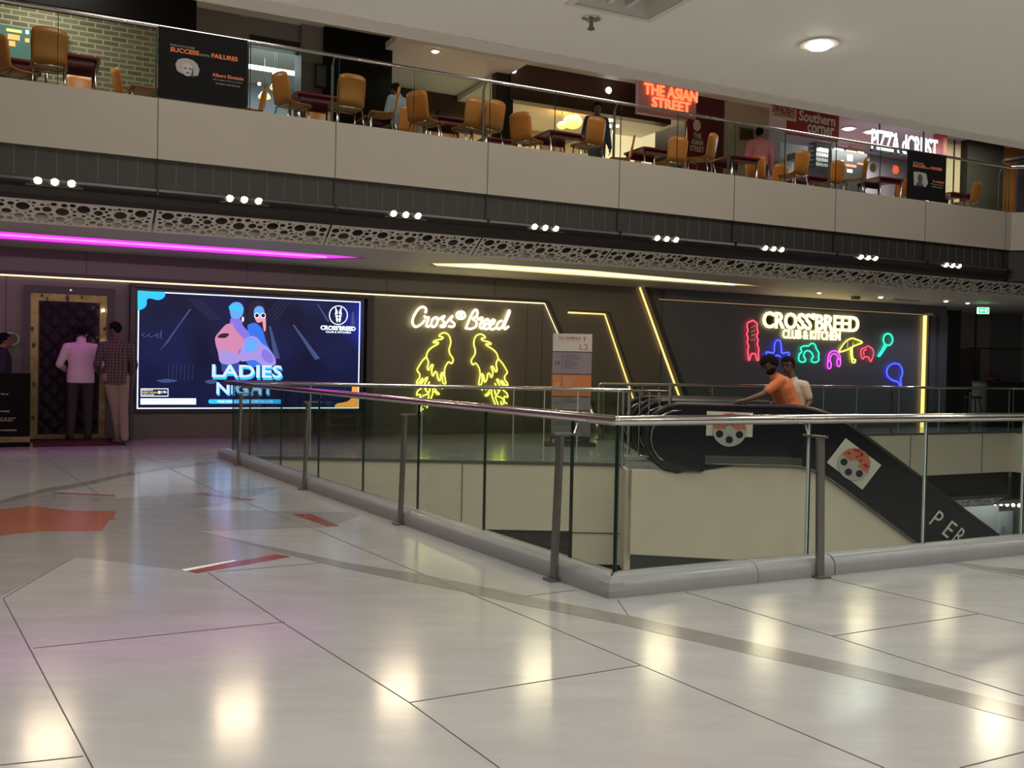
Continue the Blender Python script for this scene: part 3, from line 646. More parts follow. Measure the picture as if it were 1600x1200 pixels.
# ------------------------------------------------------------------ ESCALATORS
SL = math.tan(R_(35.5)); XB = 3.62
def hr(x, base=.86):                           # handrail height along x
    if x < XB: return base
    if x < XB+.9: u = (x-XB)/.9; return base-SL*.9*u*u/2
    return base-SL*(x-XB-.45)
def dn(x, base=.10):
    if x < XB: return base
    if x < XB+.6: u = (x-XB)/.6; return base-SL*.6*u*u/2
    return base-SL*(x-XB-.3)
XE = 9.9
xs = [2.1, 3.0, XB]+[XB+.15*k for k in range(1, 7)]+[5.5, 7, 8.5, XE]
def balustrade(t, y, outside, m_='cladding', th=.05, xn=2.17):
    arc = [(xn+.43*math.cos(a), .43+.43*math.sin(a)) for a in [R_(90+k*22.5) for k in range(0, 9)]]
    top = [(x, hr(x)-.03) for x in xs[1:]]; bot = [(x, dn(x)) for x in reversed([x for x in xs if x >= 2.5])]
    g = G(); g.prism([Vector((x, y, z)) for x, z in top+bot+[(2.5, .02), (2.0, .0)]+[(a*1, max(b, .0)) for a, b in reversed(arc)]], (0, th, 0)); o = g.build('balustrade', m_, t, 30)
    path = [Vector((x, y+th/2, z)) for x, z in [(xn+.1, -.02+.02)]+[(a, b) for a, b in reversed(arc)]+[(x, hr(x)) for x in xs[1:]]]
    path[0].z = .03
    g = G()
    off = 0
    g.tube(path, .036, 10); g.build('handrail', 'handrail', t, True)
    g = G(); pth = [Vector((xn+.36*math.cos(a), y-.004, .43+.36*math.sin(a))) for a in [R_(85+k*20) for k in range(0, 10)]]
    g.tube(pth, .010, 6); g.build('trim_line', 'steel', t, True)
def escalator(y0, y1, label):
    t = T('escalator', label, 'escalator', (3.0, (y0+y1)/2, 0))
    balustrade(t, y0, True); balustrade(t, y1-.05, False)
    g = G()
    x = 3.2; z = 0.0
    prof = [(2.3, 0.0), (3.35, 0.0)]; 
    n_ = 0
    while prof[-1][0] < XE-.3:
        px_, pz = prof[-1]; dz = .05 if n_ == 0 else (.13 if n_ == 1 else .29*.98)
        prof += [(px_, pz-dz), (px_+.405, pz-dz)]; n_ += 1
    pts = [Vector((a, y0+.15, b)) for a, b in prof]+[Vector((XE, y0+.15, prof[-1][1]-.6)), Vector((4, y0+.15, -.9)), Vector((2.3, y0+.15, -.2))]
    g.prism(pts, (0, y1-y0-.3, 0)); g.build('steps', 'skirt', t)
    for yy in (y0+.05, y1-.15):
        g = G(); q = [(x, dn(x)+.04) for x in [2.5]+xs[1:]]+[(x, dn(x)-.25) for x in reversed([2.5]+xs[1:])]
        g.prism([Vector((a, yy, b)) for a, b in q], (0, .10, 0)); g.build('skirt_deck', 'rubber', t)
    return t
e1 = escalator(12.42, 13.62, 'near dark escalator with two round food stickers on its side')
g = G(); q = [(1.98, .02), (2.0, .20), (2.5, .02), (2.52, -.03), (2.2, -.03)]
g = G(); g.prism([(1.88, 12.40, .16), (2.05, 12.40, .12), (2.5, 12.40, .0), (2.5, 12.40, -.0)][0:3]+[(2.1, 12.40, .0)], (0, .1, 0)); g.build('newel_skirt', 'rubber', e1)
e1b = G(); e1b.prism([Vector((x, 12.405, dn(x)+.11)) for x in [2.52]+xs[1:4]]+[Vector((x, 12.405, dn(x)-.0)) for x in reversed([2.52]+xs[1:4])], (0, .03, 0)); e1b.build('lower_trim', 'skirt', e1)
g = G(); g.tube([Vector((x, 12.40, dn(x))) for x in [2.52]+xs[1:]], .012, 6); g.build('edge_trim', 'post_steel', e1, True)
escalator(14.2, 15.45, 'rear dark escalator half hidden behind the near one')
def yplane(px, py, y=12.385): p = ony(px, py, y); return p
def sticker(cx, cy, r, ang, board, half, label):
    c = yplane(cx, cy); t = T('sticker', label, 'sticker', c); y = 12.40
    X = Vector((math.cos(ang), 0, math.sin(ang))); Z = Vector((-math.sin(ang), 0, math.cos(ang)))
    u0, u1, v0, v1 = board
    g = G(); g.prism([c+X*u0+Z*v0+Vector((0, .01, 0)), c+X*u1+Z*v0+Vector((0, .01, 0)), c+X*u1+Z*v1+Vector((0, .01, 0)), c+X*u0+Z*v1+Vector((0, .01, 0))], (0, .008, 0)); g.build('board', 'sticker_white', t)
    F = Vector((0, -.004, 0))
    low = [c+(X*math.cos(a)+Z*math.sin(a))*r for a in [PI+half+(PI-2*half)*k/20 for k in range(21)]]
    hi = [c+(X*math.cos(a)+Z*math.sin(a))*r*(.96+.03*math.sin(k*2.3)) for k, a in enumerate([-half+(PI+2*half)*k/24 for k in range(25)])]
    G().prism([p for p in low], F).build('film_reel', 'reel', t)
    G().prism(hi, F).build('pizza_half', 'pizza', t)
    for hx, hz in ((-.58, -.28), (0, -.60), (.58, -.28)):
        G().lathe([(r*.215, 0), (r*.215, .003)], c+X*hx*r+Z*hz*r+F*1, 16, (0, -1, 0)).build('reel_hole', 'black', t)
    G().lathe([(r*.26, 0), (r*.26, .003)], c+F*1.2-Z*r*.02, 18, (0, -1, 0)).build('hub', 'reel', t)
    g = G(); random.seed(int(cx))
    for k in range(9):
        a = random.uniform(.3, PI-.3); rr = random.uniform(.3, .85)*r; g.lathe([(r*.1, 0), (r*.08, .004)], c+(X*math.cos(a)+Z*math.sin(a))*rr+F, 10, (0, -1, 0))
    g.build('topping', 'sign_red', t)
sticker(1140, 671, .222, R_(-1), (-.30, .30, -.09, .225), 0, 'half pizza half film reel sticker on the level part of the escalator side')
sticker(1335, 725, .215, R_(-36), (-.29, .29, -.20, .20), 0, 'half pizza half film reel sticker on the sloping part of the escalator side')
c = yplane(1496, 838, 12.40); 
t = T('escalator_lettering', 'pale slanted letters P E R on the dark escalator side', 'lettering', c)
an = R_(-36.5); X = Vector((math.cos(an), 0, math.sin(an))); Z = Vector((-math.sin(an), 0, math.cos(an)))
for ch, px, py in (('P', 1451, 818), ('E', 1471, 834), ('R', 1486, 845)):
    p = ony(px, py, 12.395); text(ch, p-Vector((0, 0, 0)), X, Z, .10, .22, 'sticker_white', t, 'letter', .003)
# steel barrier beside the newels
t = T('barrier_gate', 'steel tube barrier gate in front of the escalator newels', 'barrier', (1.9, 12.75, 0))
yb = 12.75
def bx_(px): return ony(px, 660, yb).x
zt = ony(1010, 611, yb).z; zb = ony(1010, 713, yb).z
xr = bx_(1046); xl = bx_(973)
G().tube([(xr, yb, 0), (xr, yb, ony(1046, 603, yb).z)], .024, 10).build('post', 'steel', t, 40)
G().tube([(xl, yb, 0), (xl, yb, zt)], .02, 10).build('post', 'steel', t, 40)
G().tube([(xl, yb, zt), (xr, yb, zt)], .016, 8).build('top_bar', 'steel', t, 40)
G().tube([(xl, yb, zb), (xr, yb, zb)], .014, 8).build('bottom_bar', 'steel', t, 40)
for px in (984, 999, 1014, 1030): G().tube([(bx_(px), yb, zb), (bx_(px), yb, zt)], .012, 8).build('bar', 'steel', t, 40)

# ------------------------------------------------------------------ FAR WALL FEATURES
def fp(pts, n, t_, name, m_, parent, ox=0, oy=0, sc=1):
    q = [onn(ox+x/sc, oy+y/sc, n) for x, y in pts]
    return G().fpoly(q, n, t_).build(name, m_, parent)
# gold light strips
t = T('light_strip', 'thin gold light strip across the wall, bending down beside the neon wings', 'light strip')
g = G(); P = [onn(-60, 426.5, 16.72), onn(851, 473, 16.72)]; q = onn(872, 527, 16.72); q = (q[0]+(q[0]-P[1][0])*3.2, q[1]+(q[1]-P[1][1])*3.2)
s0 = W(P[0][0], 16.72, 2.56); s1 = W(P[1][0], 16.72, 2.56); s2 = W(q[0], 16.72, max(q[1], .02))
g.tube([s0, s1, s2], .011, 6); g.build('led', 'led_gold', t, True)
g = G(); g.prism([s0+EZ*.012, s1+EZ*.012+E1*.01, s1+EZ*.07+E1*.05, s0+EZ*.07], E2*-.06); g.prism([s1+E1*.02, s2+E1*.02, s2+E1*.09, s1+E1*.09+EZ*.04], E2*-.06); g.build('channel', 'wall_frame', t)
t = T('light_strip', 'gold light strip folded like a flag behind the directory pylon', 'light strip')
g = G(); P = [onn(x, y, 16.72) for x, y in ((888, 490), (945, 491), (980, 595), (1001, 657))]; P[0] = (P[0][0], P[1][1])
g.tube([W(a, 16.72, b) for a, b in P], .016, 6); g.build('led', 'led_strip', t, True)
g = G(); Q = [W(a, 16.7, b) for a, b in P]; g.prism([Q[0]+EZ*.02, Q[1]+EZ*.02+E1*.015, Q[1]+EZ*.05+E1*.06, Q[0]+EZ*.05], E2*-.07); g.prism([Q[1]+E1*.03, Q[3]+E1*.03, Q[3]+E1*.08, Q[1]+E1*.08+EZ*.03], E2*-.07); g.build('channel', 'wall_frame', t)
t = T('light_strip', 'wide slanted gold light strip reaching from the ceiling behind the escalators', 'light strip')
g = G(); P = [onn(x, y, 16.72) for x, y in ((999, 449), (1052, 596), (1062, 625))]; P[0] = (P[0][0], 2.99)
e_ = (P[2][0]+.25, P[2][1]-.5); Q = [W(P[0][0], 16.70, 2.99), W(P[1][0], 16.70, P[1][1]), W(e_[0], 16.70, e_[1])]
g.tube(Q, .02, 6); g.build('led', 'led_strip', t, True)
g = G(); g.prism([Q[0]+E1*.04, Q[2]+E1*.04, Q[2]+E1*.16, Q[0]+E1*.16], E2*-.12); g.build('channel', 'wall_frame', t)
t = T('light_strip', 'vertical gold light bar at the right end of the logo wall', 'light strip')
a = onn(1446, 493, 16.66); b = onn(1442, 645, 16.66)
g = G(); g.fbox(a[0]-.03, a[0]+.03, 16.64, 16.70, 0, a[1]); g.build('led', 'led_strip', t)
g = G(); g.fbox(a[0]+.05, a[0]+.12, 16.60, 16.72, 0, a[1]); g.build('channel', 'wall_frame', t)
g = G(); g.fbox(a[0]-.10, a[0]+.08, 16.5, 16.68, a[1], a[1]+.05); g.build('cap', 'sign_cream', t)
t = T('light_strip', 'faint gold light line along the top of the logo wall', 'light strip')
a = onn(1033, 473, 16.6); g = G(); g.fbox(a[0], onn(1445, 494, 16.6)[0], 16.655, 16.67, 2.765, 2.775); g.build('led', 'led_faint', t)
# tufted door
def WB(t_, name, m_, s0, s1, n0, n1, z0, z1, bevel=0): return G().fbox(s0, s1, n0, n1, z0, z1).build(name, m_, t_, None, bevel)
ds0, ds1 = -.14, 1.16
t = T('tufted_door', 'black tufted leather door in a tarnished gold surround', 'door', W(.5, 16.7, 0), AN)
WB(t, 'outer_frame', 'wall_frame', ds0, ds0+.09, 16.60, 16.75, 0, 2.42); WB(t, 'outer_frame', 'wall_frame', ds1-.12, ds1, 16.60, 16.75, 0, 2.42); WB(t, 'outer_frame', 'wall_frame', ds0+.09, ds1-.12, 16.60, 16.75, 2.31, 2.42)
a, b = ds0+.09, ds1-.12
fr = WB(t, 'gold_frame', 'brass', a, a+.11, 16.66, 16.74, .03, 2.31); WB(t, 'gold_frame', 'brass', b-.10, b, 16.66, 16.74, .03, 2.31); WB(t, 'gold_frame', 'brass', a+.11, b-.10, 16.66, 16.74, 2.19, 2.31); WB(t, 'gold_frame', 'brass', a+.11, b-.10, 16.66, 16.74, .03, .10)
random.seed(3); g = G()
for k in range(16):
    s_ = random.choice((a+.03+random.random()*.03, b-.06+random.random()*.03)) if k < 9 else a+.12+random.random()*.7
    z_ = .3+random.random()*1.9 if k < 9 else 2.22+random.random()*.05
    pts = [(s_+.025*random.uniform(.5, 1.3)*math.cos(q*PI/4), z_+.045*random.uniform(.3, 1.3)*math.sin(q*PI/4)) for q in range(8)]
    g.fpoly(pts, 16.66, .002)
g.build('tarnish_patch', 'brass_patch', t)
a2, b2 = a+.11, b-.10; g = G(); nx, nz = 70, 150; V = []
dw, dh = .118, .135
for j in range(nz+1):
    row = []
    for i in range(nx+1):
        s_ = a2+.02+(b2-a2-.04)*i/nx; z_ = .11+2.07*j/nz; u = (s_-a2)/dw; v = (z_-.1)/dh
        p_ = (u+v/1)*.5; q_ = (u-v/1)*.5
        h = (abs(math.sin(PI*p_))*abs(math.sin(PI*q_)))**.45
        row.append(g.b.verts.new(W(s_, 16.69-.05*h, z_)))
    V.append(row)
for j in range(nz):
    for i in range(nx): g.b.faces.new((V[j][i], V[j][i+1], V[j+1][i+1], V[j+1][i]))
g.build('leather_panel', 'leather', t, True)
WB(t, 'panel_edge', 'black', a2, b2, 16.69, 16.74, .1, 2.19)
for z_ in (2.07, 1.55):
    G().lathe([(.02, 0), (.022, .015), (.01, .03)], W(b-.055, 16.66, z_), 12, -E2).build('small_lamp', 'lamp_warm', t)
G().lathe([(.02, 0), (.025, .01), (.018, .02)], W((ds0+ds1)/2, 16.6, 2.365), 12, -E2).build('emblem', 'chrome', t)
t = T('door_carpet', 'thin maroon carpet runner in front of the tufted door', 'carpet', W(.5, 16.1, 0), AN)
WB(t, 'pile', 'maroon_carpet', 0.0, 1.26, 15.58, 16.6, 0.002, .03, .008)
# host desk
t = T('host_desk', 'black host desk printed with small white lines, at the left edge', 'desk', W(-1, 15.9, 0), AN)
dsn = 15.62; e = onn(47, 640, dsn)[0]; zt = onn(30, 584, dsn)[1]
WB(t, 'body', 'poster_black', -3.2, e, dsn, 16.15, 0, zt, .005); WB(t, 'gold_band', 'brass', -3.2, e+.003, dsn-.008, dsn, .07, .15)
for x0, x1, y in ((0, 14, 615.8), (0, 15, 642.5), (0, 25, 653.5), (0, 19, 657), (0, 26, 672)):
    a = onn(x0-34, y, dsn); b = onn(x1, y, dsn); text({615.8: 'COUNTRY', 642.5: 'FOOD & PREMISES', 653.5: 'MANAGEMENT IS NOT', 657: 'MANAGED WITHIN', 672: 'ITEMS ARE NOT BE TRANSFERRED'}[y], W(a[0], dsn-.002, b[1]-.012), E1, EZ, b[0]-a[0], .022, 'sign_cream', t, 'print', .002)
a = onn(-30, 690, dsn-.01); b = onn(17, 691, dsn-.01); text('REWARDS', W(a[0], dsn-.01, .095), E1, EZ, b[0]-a[0], .03, 'ink', t, 'print', .002)
# chrome lettering beside the door
t = T('wall_lettering', 'chrome raised letters on the wall left of the tufted door', 'sign', W(-.6, 16.7, 1.8), AN)
a = onn(-62, 538, 16.74); b = onn(32, 541, 16.74); c = onn(32, 519, 16.74)
text('BREED', W(a[0], 16.74, b[1]), E1, EZ, b[0]-a[0], c[1]-b[1], 'chrome', t, ext=.06, bold=.01)
# screen ---------------------------------------------------------------
def screen_mat():
    M = bpy.data.materials.new('screen_picture'); M.use_nodes = True; nt = M.node_tree; N, L = nt.nodes, nt.links; b = N['Principled BSDF']
    b.inputs['Base Color'].default_value = (.004, .004, .01, 1); b.inputs['Roughness'].default_value = .35; b.inputs['Specular IOR Level'].default_value = .2
    v = grid_coords(nt); nz = N.new('ShaderNodeTexNoise'); nz.inputs['Scale'].default_value = 1.1; nz.inputs['Detail'].default_value = 3; L.new(v, nz.inputs['Vector'])
    mp = N.new('ShaderNodeMapping'); mp.inputs['Location'].default_value = (-3.4, -1.7, 0); mp.inputs['Scale'].default_value = (.55, .8, 1); L.new(v, mp.inputs[0])
    ln = N.new('ShaderNodeVectorMath'); ln.operation = 'LENGTH'; L.new(mp.outputs[0], ln.inputs[0])
    cr_ = N.new('ShaderNodeValToRGB'); e = cr_.color_ramp.elements; e[0].position = 0; e[0].color = (.015, .03, .60, 1); e[1].position = .75; e[1].color = (.003, .005, .035, 1)
    L.new(ln.outputs[1], cr_.inputs[0])
    mx = N.new('ShaderNodeMix'); mx.data_type = 'RGBA'; mx.blend_type = 'MULTIPLY'; mx.inputs[0].default_value = .7; L.new(cr_.outputs[0], mx.inputs[6]); 
    r2 = N.new('ShaderNodeValToRGB'); r2.color_ramp.elements[0].position = .35; r2.color_ramp.elements[0].color = (.3, .3, .4, 1); r2.color_ramp.elements[1].position = .65; r2.color_ramp.elements[1].color = (1.6, 1.6, 1.6, 1); L.new(nz.outputs[0], r2.inputs[0]); L.new(r2.outputs[0], mx.inputs[7])
    L.new(mx.outputs[2], b.inputs['Emission Color']); b.inputs['Emission Strength'].default_value = 1.1
    MC['screen_picture'] = M
screen_mat()
SE = dict(scr_white=((.75, .85, 1), 1.4), scr_cyan=((.02, .38, .95), 1.3), scr_orange=((1, .36, .06), 1.1), scr_blue=((.03, .16, .72), .9), scr_pink=((.62, .25, .42), .8), scr_violet=((.23, .18, .75), .8), scr_lilac=((.33, .27, .68), .9), scr_hair=((.03, .02, .06), .4), scr_face=((.12, .35, .85), .9), scr_beam=((.07, .12, .33), .5), scr_letter=((.48, .63, 1), 1.1), scr_dark=((.06, .01, .03), .6), scr_faint=((.06, .07, .12), .5), scr_jeans=((.03, .08, .35), .7), scr_yellow=((1, .8, .2), 1), scr_skin=((.8, .35, .4), .8))
for k_, (c_, e_) in SE.items(): emi(k_, c_, e_)
t = T('event_screen', 'large lit wall screen with two posing women and blue club artwork', 'screen', W(3.4, 16.6, .5), AN)
sn_ = 16.62
WB(t, 'bezel', 'black', 1.44, 5.30, sn_, 16.75, .44, 2.46); WB(t, 'picture', 'screen_picture', 1.485, 5.255, sn_-.01, sn_, .485, 2.425)
WB(t, 'surround', 'wall_frame', 1.38, 1.44, 16.5, 16.75, 0, 2.5); WB(t, 'surround', 'wall_frame', 1.38, 5.45, 16.5, 16.75, 2.465, 2.52); WB(t, 'surround', 'wall_frame', 5.34, 5.46, 16.55, 16.75, 0, 2.47)
g = G(); n1 = sn_-.012; u0, u1, v0, v1 = 1.50, 5.22, .50, 2.41
for q in ((u0, u1, v1-.018, v1), (u0, u1, v0, v0+.018), (u0, u0+.018, v0, v1), (u1-.018, u1, v0, v1)): g.fbox(q[0], q[1], n1-.001, n1, q[2], q[3])
g.build('white_border', 'scr_white', t)
Z6 = dict(ox=200, oy=430, sc=4)
def sp(pts, d, name, m_): 
    pts = [tuple(p) for p in smooth_path([(*p, 0) for p in pts], True, 3)] if d >= 0 else pts
    return fp([(p[0], p[1]) for p in pts], sn_-.012-abs(d)*.0015, .001, name, m_, t, **Z6)
sp([(60, 98), (230, 104), (234, 115), (230, 132), (215, 148), (195, 155), (175, 154), (155, 148), (135, 144), (122, 148), (117, 160), (118, 178), (112, 195), (98, 208), (78, 217), (60, 222)], -1, 'corner_shape', 'scr_cyan')
sp([(1400, 685), (1440, 685), (1440, 825), (1290, 825), (1294, 812), (1310, 800), (1340, 796), (1370, 790), (1390, 775), (1398, 755)], -1, 'corner_shape', 'scr_orange')
for q in (((385, 210), (395, 215), (310, 330), (250, 420), (200, 470), (300, 330)), ((880, 318), (892, 318), (950, 520), (915, 525)), ((1028, 310), (1040, 310), (1200, 520), (1170, 530)), ((1400, 230), (1410, 230), (1418, 310), (1394, 310)), ((1180, 180), (1188, 180), (1260, 290), (1246, 292))): sp(q, -.4, 'light_beam', 'scr_beam')
for q in ((175, 660, 310, 672), (480, 665, 560, 680)): sp([(q[0], q[1]), ((q[0]+q[2])/2, q[1]-12), (q[2], q[1]), ((q[0]+q[2])/2, q[3])], .3, 'table_glow', 'scr_beam')
for k in range(7): sp([(255+25*k, 560), (258+25*k, 560), (253+25*k, 655), (250+25*k, 655)], -.3, 'stage_line', 'scr_faint')
for k in range(8):
    x = 250+22*k if k < 4 else 820+26*(k-4); sp([(x+130, 150), (x+134, 150), (x+270 if k < 4 else x+20, 280), (x+266 if k < 4 else x+16, 280)], -.35, 'ray_line', 'scr_faint')
g = G(); neon(g, [(85, 375), (105, 360), (90, 370), (100, 385), (125, 375), (140, 362), (130, 370), (140, 388), (165, 375), (190, 365), (175, 385), (195, 388), (212, 340), (205, 390), (215, 395)], 200, 430, 4, sn_-.013, .006); g.build('script_mark', 'scr_beam', t)
def oval(cx, cy, rx, ry, k=14): return [(cx+rx*math.cos(2*PI*i/k), cy+ry*math.sin(2*PI*i/k)) for i in range(k)]
# woman with raised chin
sp([(655, 175), (700, 165), (730, 200), (735, 270), (725, 320), (705, 300), (700, 230)], 1, 'hair', 'scr_hair')
sp([(645, 265), (690, 262), (715, 300), (700, 325), (640, 320)], 2, 'neck', 'scr_violet')
sp([(635, 195), (660, 170), (700, 172), (722, 205), (715, 250), (690, 272), (650, 268), (638, 235)], 3, 'face', 'scr_face')
sp([(634, 190), (665, 185), (715, 200), (718, 222), (690, 225), (670, 215), (650, 222), (632, 212)], 4, 'sunglasses', 'scr_cyan')
sp([(590, 540), (690, 540), (690, 610), (600, 615)], 2, 'jeans', 'scr_jeans')
sp([(610, 310), (640, 303), (700, 303), (735, 340), (790, 375), (805, 420), (770, 470), (700, 495), (690, 545), (585, 553), (562, 480), (543, 400), (565, 360)], 3, 'sweater', 'scr_pink')
sp([(655, 303), (705, 303), (740, 340), (790, 375), (805, 420), (770, 470), (700, 495), (690, 470), (740, 440), (725, 400), (680, 350)], 4, 'sweater_shade', 'scr_violet')
sp([(575, 465), (690, 500), (690, 545), (585, 553)], 4, 'sweater_shade', 'scr_lilac')
sp([(560, 388), (585, 365), (632, 366), (608, 392)], 5, 'chest_patch', 'scr_dark')
sp(oval(718, 275, 6, 16, 8), 5, 'earring', 'scr_white')
# woman with round sunglasses
sp([(755, 200), (780, 165), (825, 160), (855, 200), (865, 300), (885, 420), (862, 430), (835, 330), (800, 310), (760, 300)], 1.5, 'hair', 'scr_hair')
sp([(838, 260), (858, 250), (862, 330), (850, 350)], 1.8, 'hair_light', 'scr_skin')
sp([(790, 210), (820, 192), (848, 210), (852, 255), (835, 290), (805, 292), (788, 255)], 3, 'face', 'scr_face')
sp([(800, 265), (850, 262), (838, 288), (808, 296)], 3.5, 'chin', 'scr_skin')
sp([(745, 320), (770, 302), (800, 300), (840, 340), (868, 430), (905, 490), (920, 540), (900, 565), (780, 575), (750, 560), (720, 480), (760, 400)], 5, 'jacket', 'scr_blue')
sp([(735, 395), (770, 380), (805, 390), (840, 430), (870, 450), (915, 510), (920, 560), (850, 568), (790, 530), (720, 540), (695, 520), (715, 440)], 6, 'sleeve', 'scr_lilac')
sp([(740, 400), (790, 395), (815, 440), (780, 480), (730, 470)], 7, 'sleeve_fold', 'scr_face')
sp([(850, 460), (900, 500), (905, 545), (860, 540), (835, 500)], 7, 'sleeve_fold', 'scr_violet')
for cx in (806, 845): sp(oval(cx, 252, 16, 17, 10), 5, 'sunglasses_rim', 'scr_white'); sp(oval(cx, 252, 12, 13, 10), 6, 'sunglasses', 'scr_hair')
def st_text(body, x0, y0, x1, y1, m_, d=8, **k): return wtext(body, 200+x0/4, 430+y0/4, 200+x1/4, 430+y1/4, sn_-.012-d*.0015, m_, t, ext=.002, name='lettering', **k)
st_text('LADIES', 530, 572, 968, 655, 'scr_cyan', 8, bold=.022); st_text('LADIES', 524, 560, 962, 640, 'scr_letter', 10, bold=.022)
st_text('NIGHT', 558, 680, 912, 755, 'scr_cyan', 8, bold=.022); st_text('NIGHT', 552, 670, 906, 745, 'scr_letter', 10, bold=.022)
sp([(500, 790), (510, 776), (955, 776), (965, 790), (955, 803), (510, 803)], -2, 'blue_pill', 'scr_cyan'); st_text("FREE DRINKS TILL 9:30 PM TO 11:30", 560, 783, 905, 797, 'scr_white', 4)
sp([(78, 770), (425, 770), (425, 808), (78, 808)], -2, 'contact_strip', 'scr_white'); st_text('RSVP : 7829920204/205/206/204', 92, 776, 310, 788, 'scr_jeans', 4); st_text('LEVEL - 2, SLN TERMINUS, GACHIBOWLI, HYDERABAD', 92, 793, 395, 801, 'scr_jeans', 4)
sp([(80, 708), (252, 708), (252, 758), (80, 758)], -2, 'offer_frame', 'scr_white'); sp([(84, 712), (248, 712), (248, 754), (84, 754)], -3, 'offer_field', 'scr_hair')
st_text('EVERYDAY', 88, 714, 158, 724, 'scr_white', 5); st_text('HAPPY HOURS', 88, 728, 180, 739, 'scr_yellow', 5); st_text('@119/-', 185, 722, 244, 742, 'scr_white', 5, bold=.02); st_text('12 PM TO 9 PM', 88, 743, 160, 752, 'scr_white', 5)
st_text("CROSS'BREED", 1203, 316, 1422, 345, 'scr_white', 5, bold=.04); st_text('CLUB & KITCHEN', 1236, 350, 1392, 362, 'scr_white', 5, bold=.02)
g = G(); neon(g, oval(1315, 250, 56, 58, 20), 200, 430, 4, sn_-.02, .008, True); g.build('logo_ring', 'scr_white', t)
for sgn in (-1, 1):
    for q in ([(0, 300), (10, 290), (16, 262), (12, 240), (20, 205), (8, 225), (0, 228)],): pass
    sp([(1315+sgn*4, 230), (1315+sgn*10, 215), (1315+sgn*20, 195), (1315+sgn*18, 228), (1315+sgn*22, 245), (1315+sgn*6, 242)], 3, 'logo_mark', 'scr_white')
    sp([(1315+sgn*4, 250), (1315+sgn*20, 252), (1315+sgn*12, 268), (1315+sgn*4, 262)], 3, 'logo_mark', 'scr_white')
    sp([(1315+sgn*3, 270), (1315+sgn*16, 272), (1315+sgn*8, 295), (1315+sgn*3, 285)], 3, 'logo_mark', 'scr_white')
# louvre under the screen
t = T('wall_louvre', 'dark louvred grille low on the wall under the right end of the screen', 'vent', W(5, 16.7, .1), AN)
a = onn(490, 645, 16.74); b = onn(556, 676, 16.74)
WB(t, 'frame', 'wall_frame', a[0], b[0], 16.73, 16.75, b[1], a[1])
for k in range(10): z_ = b[1]+(a[1]-b[1])*(k+.5)/10; G().prism([W(a[0]+.02, 16.73, z_-.008), W(a[0]+.02, 16.70, z_-.014), W(a[0]+.02, 16.73, z_+.008)], E1*(b[0]-a[0]-.04)).build('slat', 'wall_panel', t)
# script neon sign
t = T('neon_sign', 'cream script neon lettering on a clear board above the neon wings', 'neon sign', W(7, 16.7, 2), AN)
K8 = (640, 470, 8); nn_ = 16.68
a = onn(642, 477, 16.71); b = onn(797, 519, 16.71)
WB(t, 'clear_board', 'acrylic', a[0], b[0], 16.70, 16.712, b[1]-.02, a[1])
g = G()
for q in ([(200, 155), (205, 100), (170, 75), (120, 95), (70, 160), (40, 230), (40, 290), (75, 325), (120, 310), (165, 275), (190, 240)], [(185, 185), (205, 215), (240, 205), (222, 265), (210, 312), (235, 322), (275, 290)],
          [(330, 205), (290, 230), (270, 290), (295, 328), (335, 300), (352, 240), (330, 205), (372, 228), (430, 190)], [(440, 185), (415, 240), (450, 290), (430, 325), (385, 318), (450, 285), (530, 195)], [(540, 185), (515, 240), (562, 290), (540, 325), (485, 318)],
          [(700, 350), (740, 250), (785, 155), (825, 110), (850, 140), (838, 190), (790, 225), (835, 260), (830, 320), (770, 350), (720, 345)], [(845, 205), (865, 235), (895, 210), (915, 225), (885, 290), (882, 330), (905, 345), (940, 318)],
          [(935, 310), (980, 275), (985, 235), (955, 235), (925, 290), (935, 345), (975, 350), (1010, 318)], [(1005, 312), (1055, 275), (1060, 240), (1030, 243), (1000, 300), (1015, 352), (1055, 352), (1095, 320)],
          [(1155, 248), (1110, 270), (1090, 320), (1110, 355), (1155, 325), (1200, 230), (1240, 125), (1250, 150), (1190, 300), (1190, 355), (1240, 320)]): neon(g, q, 640, 470, 8, nn_, .019)
g.build('script_letters', 'neon_cream', t, True)
g = G(); neon(g, oval(641, 180, 52, 48, 16), 640, 470, 8, nn_, .018, True); neon(g, [(620, 145), (628, 180), (620, 215)], 640, 470, 8, nn_, .014); neon(g, [(660, 145), (652, 180), (660, 215)], 640, 470, 8, nn_, .014); g.build('round_emblem', 'neon_cream', t, True)
